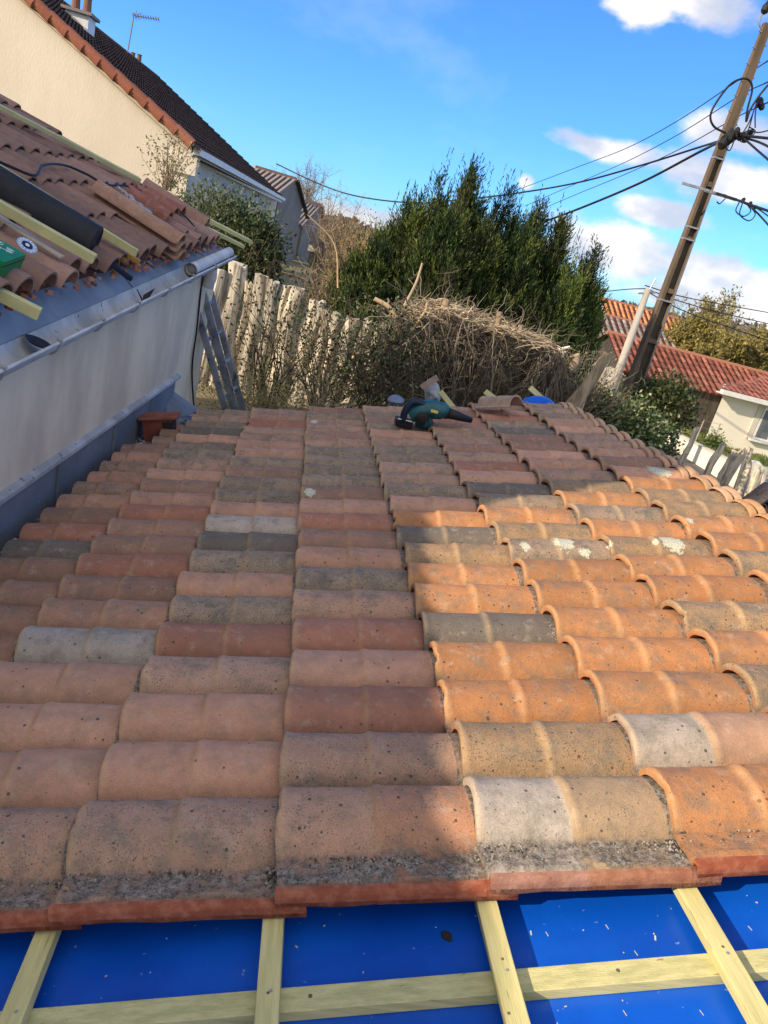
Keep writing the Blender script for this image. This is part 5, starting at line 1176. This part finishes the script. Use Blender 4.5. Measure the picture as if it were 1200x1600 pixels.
def shrub(name, c, rx, ry, rz, nl, cols, label, cat, ls=.07, lw=.04, ntw=120, twc=((.16, .12, .08),), group=None, tl=None, mat=None, tr=.006, hollow=.35):
    c = np.array(c, float); B_ = thing(name, V((c[0], c[1], c[2] - rz)), label, cat, group)
    th = rng.uniform(0, 2 * np.pi, ntw); st = np.column_stack([c[0] + np.cos(th) * rx * .25 * rng.random(ntw), c[1] + np.sin(th) * ry * .25 * rng.random(ntw), np.full(ntw, c[2] - rz)])
    dr = np.column_stack([np.cos(th) * rx * rng.random(ntw) * 1.2, np.sin(th) * ry * rng.random(ntw), np.full(ntw, rz * 1.1)])
    tw = twigset(st, dr, rz * 2 * rng.uniform(.6, 1.05, ntw), 8, tr * 1.6, .16, .0, tints(ntw, twc)); pts = tw[3].reshape(-1, 3)
    k = ntw * 5; idx = rng.integers(len(pts) // 4, len(pts), k); t2 = twigset(pts[idx], rng.normal(size=(k, 3)) + [0, 0, .5], rng.uniform(.2, .55, k) * rz, 4, tr * .6, .3, 0.02, tints(k, twc))
    J = join([tw[:3], t2[:3]]); npmesh('branches', J[0], J[1], M_TWIG, B_, J[2])
    if nl:
        u_ = unit(rng.normal(size=(nl, 3))); rad = (hollow + (1 - hollow) * rng.random(nl) ** .6)[:, None]; lump = 1 + .18 * np.sin(u_[:, :1] * 7 + c[0]) * np.cos(u_[:, 2:] * 6)
        p = c + u_ * rad * lump * np.array([rx, ry, rz]); cl = rng.integers(0, max(4, nl // 40), nl); off = rng.normal(size=(nl // 40 + 5, 3)) * .12; p = p + off[cl] ; tc_ = tints(nl // 40 + 5, cols, .2)[cl] * (1 + rng.normal(size=(nl, 1)) * .12)
        L_ = leaves(p, u_ + rng.normal(size=(nl, 3)) * .9 + [0, 0, .3], rng.uniform(.7, 1.25, nl) * ls, lw, np.clip(tc_, .004, 1)); npmesh('leaves', *L_[:2], mat or M_LEAF, B_, L_[2])
    return B_
def sh(name, px, py, Y, w, h, d, **kw):
    P = at(px, py, Y); return shrub(name, (P.x, P.y, P.z), w / 2, d / 2, h / 2, **kw)
OL = [(.12, .15, .07), (.20, .22, .12), (.07, .10, .035), (.28, .29, .19), (.05, .075, .025)]
DKG = [(.03, .055, .018), (.05, .08, .025), (.08, .11, .04), (.02, .035, .015)]
sh('olive_bush', 345, 362, 12.6, 1.7, 1.25, 1.1, nl=7500, cols=OL, label='grey-green leafy bush in front of the pale side wall of the cream house', cat='bush', ls=.075, lw=.03)
sh('evergreen_bush', 388, 400, 12.2, .95, 1.15, .9, nl=6500, cols=DKG + [(.12, .15, .06)], label='dark leafy bush above the left part of the log fence', cat='bush', ls=.08, lw=.04)
sh('climbing_shrub', 268, 255, 14.5, .7, .9, .5, nl=420, cols=[(.22, .2, .1), (.3, .28, .16)], label='sparse straggly climber against the corner of the cream gable', cat='shrub', ls=.06, lw=.03, ntw=30, twc=((.3, .24, .16),))
BR = ((.34, .24, .14), (.42, .32, .2), (.24, .17, .1))
sh('bare_shrub', 558, 420, 17, 1.3, 2.3, 1.2, nl=1800, cols=[(.34, .26, .10), (.26, .2, .09), (.4, .3, .12)], label='tawny bare shrub between the grey houses and the conifers', cat='shrub', ntw=120, twc=BR, ls=.06, lw=.03, tr=.009, hollow=.1)
sh('flowering_shrub', 575, 430, 16.2, 1.0, 1.6, .9, nl=1200, cols=[(.55, .45, .05), (.4, .32, .08), (.3, .25, .1)], label='yellow flowering shrub at the left foot of the conifers', cat='shrub', ntw=70, twc=BR, ls=.05, lw=.035)
sh('bare_shrub', 512, 470, 15, 1.0, 1.2, .8, nl=400, cols=[(.12, .14, .05), (.26, .2, .09)], label='thin leafless shrub below the smaller grey house', cat='shrub', ntw=110, twc=BR, ls=.06, lw=.03)
def bare_tree(px, py, pyb, Y, w, label, cols=((.30, .25, .2), (.24, .2, .17)), n=26, name='bare_tree', leaf=None, r=.10, hb=None):
    T = at(px, py, Y); zb = float(gz(T.x, T.y)) if hb is None else hb; H = T.z - zb; B_ = thing(name, V((T.x, T.y, zb)), label, 'tree', 'bare trees on the skyline')
    mb = MB(); mb.tube([V((T.x, T.y, zb)), V((T.x + .1, T.y, zb + H * .4)), V((T.x, T.y, zb + H * .8))], [r, r * .7, r * .25], 7); mb.build('trunk', M_BARK, B_)
    st = np.column_stack([np.full(n, T.x), np.full(n, T.y), zb + H * rng.uniform(.15, .65, n)]); th = rng.uniform(0, 6.28, n)
    a_ = twigset(st, np.column_stack([np.cos(th) * w / H, np.sin(th) * w / H, np.ones(n)]), H * .5 * rng.uniform(.6, 1, n), 7, r * .35, .12, 0, tints(n, cols), up=.05); pts = a_[3].reshape(-1, 3); k = n * 12
    b_ = twigset(pts[rng.integers(0, len(pts), k)], rng.normal(size=(k, 3)) * .7 + [0, 0, .9], H * rng.uniform(.08, .2, k), 5, r * .12, .15, 0, tints(k, cols)); p2 = b_[3].reshape(-1, 3); k2 = k * 3
    c_ = twigset(p2[rng.integers(0, len(p2), k2)], rng.normal(size=(k2, 3)) * .7 + [0, 0, .6], H * rng.uniform(.04, .1, k2), 3, r * .07, .15, 0, tints(k2, cols)); J = join([a_[:3], b_[:3], c_[:3]])
    npmesh('crown', J[0], J[1], M_TWIG, B_, J[2])
    if leaf:
        p3 = np.concatenate([p2, c_[3].reshape(-1, 3)]); q = len(p3) * leaf[1] // 10; p = p3[rng.integers(0, len(p3), q)] + rng.normal(size=(q, 3)) * .12
        L_ = leaves(p, rng.normal(size=(q, 3)) + [0, 0, .6], leaf[2], leaf[2] * .4, tints(q, leaf[0], .2)); npmesh('leaves', *L_[:2], M_LEAF, B_, L_[2])
bare_tree(455, 258, 0, 62, 5, 'fine bare tree rising behind the taller grey house', n=30, r=.16)
bare_tree(490, 262, 0, 66, 4, 'bare grey tree showing right of the taller grey house', n=24, r=.16)
for i, (px, py, w, lab) in enumerate(((522, 292, 1.2, 'lone upright sapling just right of the grey houses'), (545, 300, 1.2, 'slender leafless sapling nearest the conifer slope'), (533, 330, 3.2, 'low spreading bare crown behind the tawny shrub'))):
    bare_tree(px, py, 0, 24 + i * 2, w, lab, cols=((.34, .26, .17), (.28, .2, .13)), n=14 + 12 * (i == 2), r=.06)
YB_ = [(.34, .27, .07), (.28, .24, .07), (.24, .2, .08), (.2, .19, .06)]
for (px, py, Y, w, lab, lf) in ((1085, 495, 52, 5, 'rounded olive brown tree behind the left part of the barn roof', 22), (1122, 462, 56, 6, 'tall half bare tree with olive leaves above the barn ridge', 9), (1150, 470, 60, 6, 'tall pale leafless tree beside the olive one', 1),
                              (1165, 528, 48, 5, 'low brown-green tree above the right part of the barn roof', 22), (1205, 520, 50, 5, 'green-brown tree at the right edge above the bungalow', 22), (1125, 510, 50, 5, 'bushy ochre tree in the middle of the skyline clump', 22),
                              (985, 488, 80, 7, 'grey bare tree behind the orange roof, left of the pole', 2), (1040, 492, 84, 8, 'grey bare tree showing between the two poles', 2), (1065, 470, 90, 8, 'faint bare tree just right of the big pole', 1), (965, 492, 78, 6, 'bare tree at the right foot of the conifers', 3), (1010, 505, 82, 7, 'low rusty tree between slim pole and big pole', 8)):
    bare_tree(px, py, 0, Y, w, lab, cols=((.32, .27, .2), (.25, .2, .15)), n=22, leaf=(YB_, lf, .30), r=.15)
# far wood on the horizon
n = 60000; xx = rng.uniform(-160, 260, n); yy = rng.uniform(150, 210, n); hh = 5 + 2.4 * np.sin(xx * .07) + 1.6 * np.sin(xx * .23 + 1); zz = -5 + rng.random(n) * (hh + 1.0) * .95
L_ = leaves(np.column_stack([xx, yy, zz]), rng.normal(size=(n, 3)), 1.7, 1.0, tints(n, [(.17, .15, .11), (.12, .12, .07), (.2, .16, .12)], .2)); tag(npmesh('far_wood', *L_[:2], M_LEAF, None, L_[2]), kind='stuff')
# bushes right
GL = [(.10, .14, .035), (.20, .25, .09), (.06, .09, .02), (.32, .36, .18), (.035, .055, .015)]
sh('laurel_bush', 968, 668, 11.5, 1.3, .85, 1.2, nl=6500, cols=GL, label='glossy leafy green bush right behind the high corner of the lean-to', cat='bush', ls=.085, lw=.045)
sh('laurel_bush', 915, 645, 11.0, 1.0, .8, 1.1, nl=4200, cols=GL + DKG, label='leafy green bush left of the larger glossy one, by the split stump', cat='bush', ls=.08, lw=.045)
sh('ivy_bush', 1038, 632, 16, 1.35, 1.1, 1.2, nl=5500, cols=DKG + [(.12, .14, .06), (.09, .1, .04)], label='dark ivy-like bush at the foot of the electricity pole', cat='bush', ls=.10, lw=.06)
sh('low_shrub', 1012, 690, 12.5, 1.0, .9, .8, nl=2600, cols=GL + DKG, label='low ragged shrub at the foot of the farthest split posts', cat='shrub', ls=.08, lw=.04)
sh('bare_shrub', 905, 605, 10.6, 1.1, 1.3, .9, nl=500, cols=OL, label='leafless grey shrub beside the right end of the dead tangle', cat='shrub', ntw=110, twc=((.3, .25, .18), (.22, .17, .12)), ls=.05, lw=.03)
sh('small_plant', 1115, 690, 29, 1.0, .8, .6, nl=900, cols=[(.14, .2, .05), (.1, .15, .04)], label='small green plant at the foot of the white bungalow corner', cat='plant', ls=.12, lw=.06, ntw=20)
# log palisade
PF = thing('log_palisade', at(400, 600, 11), 'tall palisade fence of rough split logs, sunlit, behind the ladders', 'fence')
r6 = random.Random(9)
tops = [(286, 520), (300, 500), (314, 470), (327, 445), (344, 424), (372, 412), (392, 440), (412, 432), (427, 440), (447, 447), (462, 452), (480, 470), (497, 470), (512, 486), (530, 492), (552, 498), (575, 500), (596, 505), (618, 510)]
for i, (px, py) in enumerate(tops):
    T = at(px, py, 11.0 + r6.uniform(-.08, .08)); w = r6.uniform(.16, .25) if i != 5 else .30; lean = V((r6.uniform(-.06, .06), r6.uniform(-.05, .05), 0)); zb = float(gz(T.x, T.y)) - .2
    mb = MB(); m = 10; n_ = 9; off = [r6.uniform(.8, 1.15) for _ in range(m)]; vs = []
    for k in range(n_):
        t = k / (n_ - 1); c_ = V((T.x, T.y, zb)) * (1 - t) + T * t + lean * (1 - t) + V((.03 * math.sin(k * 1.3 + i), 0, 0))
        for j in range(m):
            a = 6.283 * j / m; rr = w / 2 * off[j] * (1.08 - .12 * t) * r6.uniform(.92, 1.08); vs.append(c_ + V((math.cos(a) * rr, math.sin(a) * rr * .6, r6.uniform(-.04, .04) if k == n_ - 1 else 0)))
    mb.add(vs, [(k * m + j, k * m + (j + 1) % m, (k + 1) * m + (j + 1) % m, (k + 1) * m + j) for k in range(n_ - 1) for j in range(m)] + [tuple(range((n_ - 1) * m, n_ * m))])
    mb.build('log', M_SPLIT, PF, auto=55)
# tangled vine shrubs in front of palisade
VB = ((.10, .075, .05), (.15, .115, .08), (.07, .052, .035))
sh('tangled_vine', 440, 520, 9.6, 1.5, 2.0, .8, nl=1000, cols=DKG + [(.14, .14, .06)], label='leafy tangled vine hanging over the log palisade, nearest the ladders', cat='vine', ntw=26, twc=VB, ls=.05, lw=.03, tr=.007, hollow=.1)
sh('tangled_vine', 520, 556, 9.4, 1.4, 1.45, .8, nl=1000, cols=DKG + OL[:2], label='dense dark vine thicket in front of the middle of the palisade', cat='vine', ntw=32, twc=VB, ls=.05, lw=.03, tr=.008, hollow=.1)
sh('tangled_vine', 598, 562, 9.3, 1.3, 1.45, .8, nl=1700, cols=DKG + OL[:2], label='dark twiggy vine thicket behind the bag and leaf blower', cat='vine', ntw=55, twc=VB, ls=.05, lw=.03, tr=.008, hollow=.1)
sh('dry_weeds', 400, 620, 9.2, 1.5, .9, .6, nl=1500, cols=[(.38, .32, .16), (.28, .26, .1), (.14, .16, .05)], label='dry straw-coloured weeds at the foot of the palisade beside the ladders', cat='weeds', ntw=150, twc=((.5, .42, .26), (.38, .3, .18)), ls=.045, lw=.02, tr=.004, hollow=.1)
sh('dry_weeds', 520, 635, 8.9, 1.9, .9, .5, nl=1500, cols=[(.38, .32, .16), (.14, .16, .05)], label='dry weeds under the dark vine thickets, just beyond the tile edge', cat='weeds', ntw=130, twc=((.5, .42, .26), (.30, .23, .15)), ls=.045, lw=.02, tr=.004, hollow=.1)
sh('dry_weeds', 790, 590, 11.5, 1.4, 1.3, .8, nl=1600, cols=[(.34, .32, .14), (.2, .22, .08)], label='sunlit dry weeds seen through the gap in the dead tangle', cat='weeds', ntw=200, twc=((.5, .42, .26), (.38, .3, .18)), ls=.05, lw=.025, tr=.005, hollow=.1)
# dead tangle: cut climber heap over old trunks
DT = thing('dead_tangle', at(740, 620, 10.4), 'broad heap of dead grey climber stems slumped over old trunks, cut flat on top', 'dead hedge')
top_line = [(575, 480), (620, 478), (655, 470), (700, 462), (740, 482), (780, 492), (820, 508), (872, 528)]
def topz(x):
    P_ = [at(px, py, 10.4) for px, py in top_line]
    return float(np.interp(x, [p.x for p in P_], [p.z for p in P_])) - .13
xs0, xs1 = at(606, 480, 10.4).x, at(862, 528, 10.4).x
trk = [(600, 600), (650, 600), (690, 600), (722, 610), (745, 610), (838, 600), (818, 610), (860, 600)]
for (px, py) in trk:
    P = at(px, py, 10.4 + random.uniform(-.3, .4)); zb = float(gz(P.x, P.y)); tz = topz(P.x) - random.uniform(.0, .15); mb = MB()
    pts = [V((P.x + .05 * math.sin(k * 1.7 + px), P.y + .05 * math.cos(k + px), zb - .1 + (tz - zb) * k / 6)) for k in range(7)]; mb.tube(pts, [.11, .10, .09, .085, .08, .08, .075], 9); mb.build('trunk', M_BARK, DT, smooth=True)
TC = ((.19, .158, .122), (.135, .11, .084), (.085, .07, .052), (.27, .225, .175))
def gapmask(x, z):  # keep the openings clear
    P1 = at(783, 585, 10.4); P2_ = at(702, 520, 10.4); P3 = at(712, 570, 10.4)
    return (((x - P1.x) / .26) ** 2 + ((z - P1.z) / .55) ** 2 > 1) & (((x - P2_.x) / .10) ** 2 + ((z - P2_.z) / .12) ** 2 > 1) & (((x - P3.x) / .14) ** 2 + ((z - P3.z) / .13) ** 2 > 1)
parts = []
n = 2100; x = rng.uniform(xs0, xs1, n); zt = np.array([topz(a) for a in x]); dpt = rng.random(n) ** 1.6 * 1.15; z = zt - dpt - .04; y = 10.4 + rng.uniform(-.75, .75, n); k = gapmask(x, z); x, y, z = x[k], y[k], z[k]; n = len(x)
t_ = twigset(np.column_stack([x, y, z]), np.column_stack([rng.normal(size=n), rng.normal(size=n) * .4, rng.normal(size=n) * .35 - .25]), rng.uniform(.3, .95, n), 8, rng.uniform(.0035, .012, n), .42, .02, tints(n, TC), sides=3); parts.append(t_[:3])
n = 420; x = rng.uniform(xs0, xs1, n); x[:170] = rng.uniform(xs1 - .5, xs1, 170); z = np.array([topz(a) for a in x]) - rng.uniform(.0, .5, n); y = 10.4 + rng.uniform(-.95, -.3, n); k = gapmask(x, z - .5); x, y, z = x[k], y[k], z[k]; n = len(x)
t_ = twigset(np.column_stack([x, y, z]), np.column_stack([rng.normal(size=n) * .35, rng.normal(size=n) * .2, -np.ones(n)]), rng.uniform(.6, 1.7, n), 8, rng.uniform(.004, .012, n), .12, .05, tints(n, TC), sides=3); parts.append(t_[:3])
n = 900; x = rng.uniform(xs0 + .3, xs1, n); z = np.array([topz(a) for a in x]) + rng.uniform(-.06, .06, n); y = 10.4 + rng.uniform(-.8, .8, n)
t_ = twigset(np.column_stack([x, y, z]), np.column_stack([rng.normal(size=n), rng.normal(size=n) * .6, rng.normal(size=n) * .14]), rng.uniform(.10, .34, n), 5, rng.uniform(.004, .013, n), .24, .06, tints(n, [(.42, .33, .22), (.34, .26, .17), (.50, .41, .28)]), sides=4); parts.append(t_[:3])
n = 60; x = rng.uniform(xs0, xs1, n); z = np.array([topz(a) for a in x]) - rng.uniform(.1, 1.2, n); y = 10.4 + rng.uniform(-.7, .4, n); k = gapmask(x, z); x, y, z = x[k], y[k], z[k]; n = len(x)
t_ = twigset(np.column_stack([x, y, z]), np.column_stack([rng.normal(size=n), rng.normal(size=n) * .3, -np.abs(rng.normal(size=n)) * .8 - .1]), rng.uniform(.5, 1.1, n), 9, rng.uniform(.014, .030, n), .16, .04, tints(n, [(.12, .095, .07), (.18, .15, .11), (.09, .07, .05)]), sides=6, taper=.5); parts.append(t_[:3])
J = join(parts); tag(npmesh('stems', J[0], J[1], M_TWIG, DT, J[2]), kind='stuff')
n = 2200; x = rng.uniform(xs0, xs1, n); z = np.array([topz(a) for a in x]) - rng.random(n) * 1.5 - .1; y = 10.4 + rng.uniform(-.6, .8, n); k = gapmask(x, z)
L_ = leaves(np.column_stack([x, y, z])[k], rng.normal(size=(int(k.sum()), 3)), .06, .035, tints(int(k.sum()), [(.10, .08, .05), (.14, .11, .07), (.05, .06, .03), (.07, .055, .035)])); tag(npmesh('dead_leaves', *L_[:2], M_LEAF, DT, L_[2]), kind='stuff')
for (a_, b_, r_) in (((697, 470), (703, 455), .065), ((765, 500), (760, 480), .045), ((805, 508), (806, 494), .05), ((818, 510), (818, 496), .05), ((780, 520), (785, 475), .05)):
    A, B = at(*a_, 10.1) + V((0, 0, -.15)), at(*b_, 10.1) + V((0, 0, -.11)); r_ *= .8; mb = MB(); mb.tube([A, B], [r_ * 1.1, r_], 10); mb.tube([B, B + (B - A).normalized() * .004], r_ * .9, 10); mb.build('cut_stub', M_DEADWOOD, DT, auto=50)
# stumps and sticks
def stick(name, a, b, Y, r0, r1, label, mat=M_DEADWOOD, cat='stick', grp=None, Y2=None, bend=.03):
    A, B = at(*a, Y), at(*b, Y2 or Y); mb = MB(); m_ = lin(A, B, .5) + V((bend, 0, bend)); mb.tube(spline([A, m_, B], 5), list(np.linspace(r0, r1, 11)), 8); tag(mb.build(name, mat, None, auto=50), label, cat, grp)
GS = 'pale sticks poking out of the dead tangle'
stick('stick', (632, 478), (660, 411), 10.2, .022, .014, 'long pale stick standing up against the conifers', grp=GS)
stick('stick', (585, 467), (618, 496), 10.0, .03, .034, 'thick pale branch lying slanted at the left top of the dead tangle', M_CUT, 'stick', GS)
stick('stick', (600, 484), (606, 466), 10.1, .014, .010, 'short thin stick upright beside the slanted branch', grp=GS)
stick('stick', (632, 478), (652, 496), 10.0, .035, .03, 'grey branch stub lying behind the long upright stick', grp=GS)
stick('stick', (668, 473), (652, 505), 9.8, .018, .018, 'pale stick slanting down the face of the tangle', M_CUT, 'stick', GS)
stick('stump', (893, 578), (898, 555), 9.9, .075, .07, 'short split stump with a pale cut top right of the dead tangle', M_DEADWOOD, 'stump')
stick('split_trunk', (880, 650), (950, 552), 9.6, .11, .06, 'leaning split tree trunk with a pale forked top above the glossy bush', M_DEADWOOD, 'trunk', bend=.05)
stick('split_trunk', (905, 640), (948, 560), 9.9, .05, .04, 'thinner limb leaning alongside the split trunk', M_DEADWOOD, 'trunk', bend=-.05)
stick('white_rail', (872, 546), (890, 542), 12, .02, .02, 'upper of two short white rails right of the dead tangle', M_TRIM, 'rail', 'short white rails', bend=0)
stick('white_rail', (872, 552), (884, 550), 12, .02, .02, 'lower of two short white rails right of the dead tangle', M_TRIM, 'rail', 'short white rails', bend=0)
stick('bare_branch', (440, 425), (500, 470), 9.8, .012, .028, 'dark arching branch crossing above the palisade', M_BARK, 'branch', bend=.08)
stick('bare_sapling', (528, 450), (480, 335), 14.5, .018, .007, 'thin pale leafless sapling bending up left in front of the smaller grey house', M_CUT, 'tree', bend=.18)
S.render.engine = 'CYCLES'
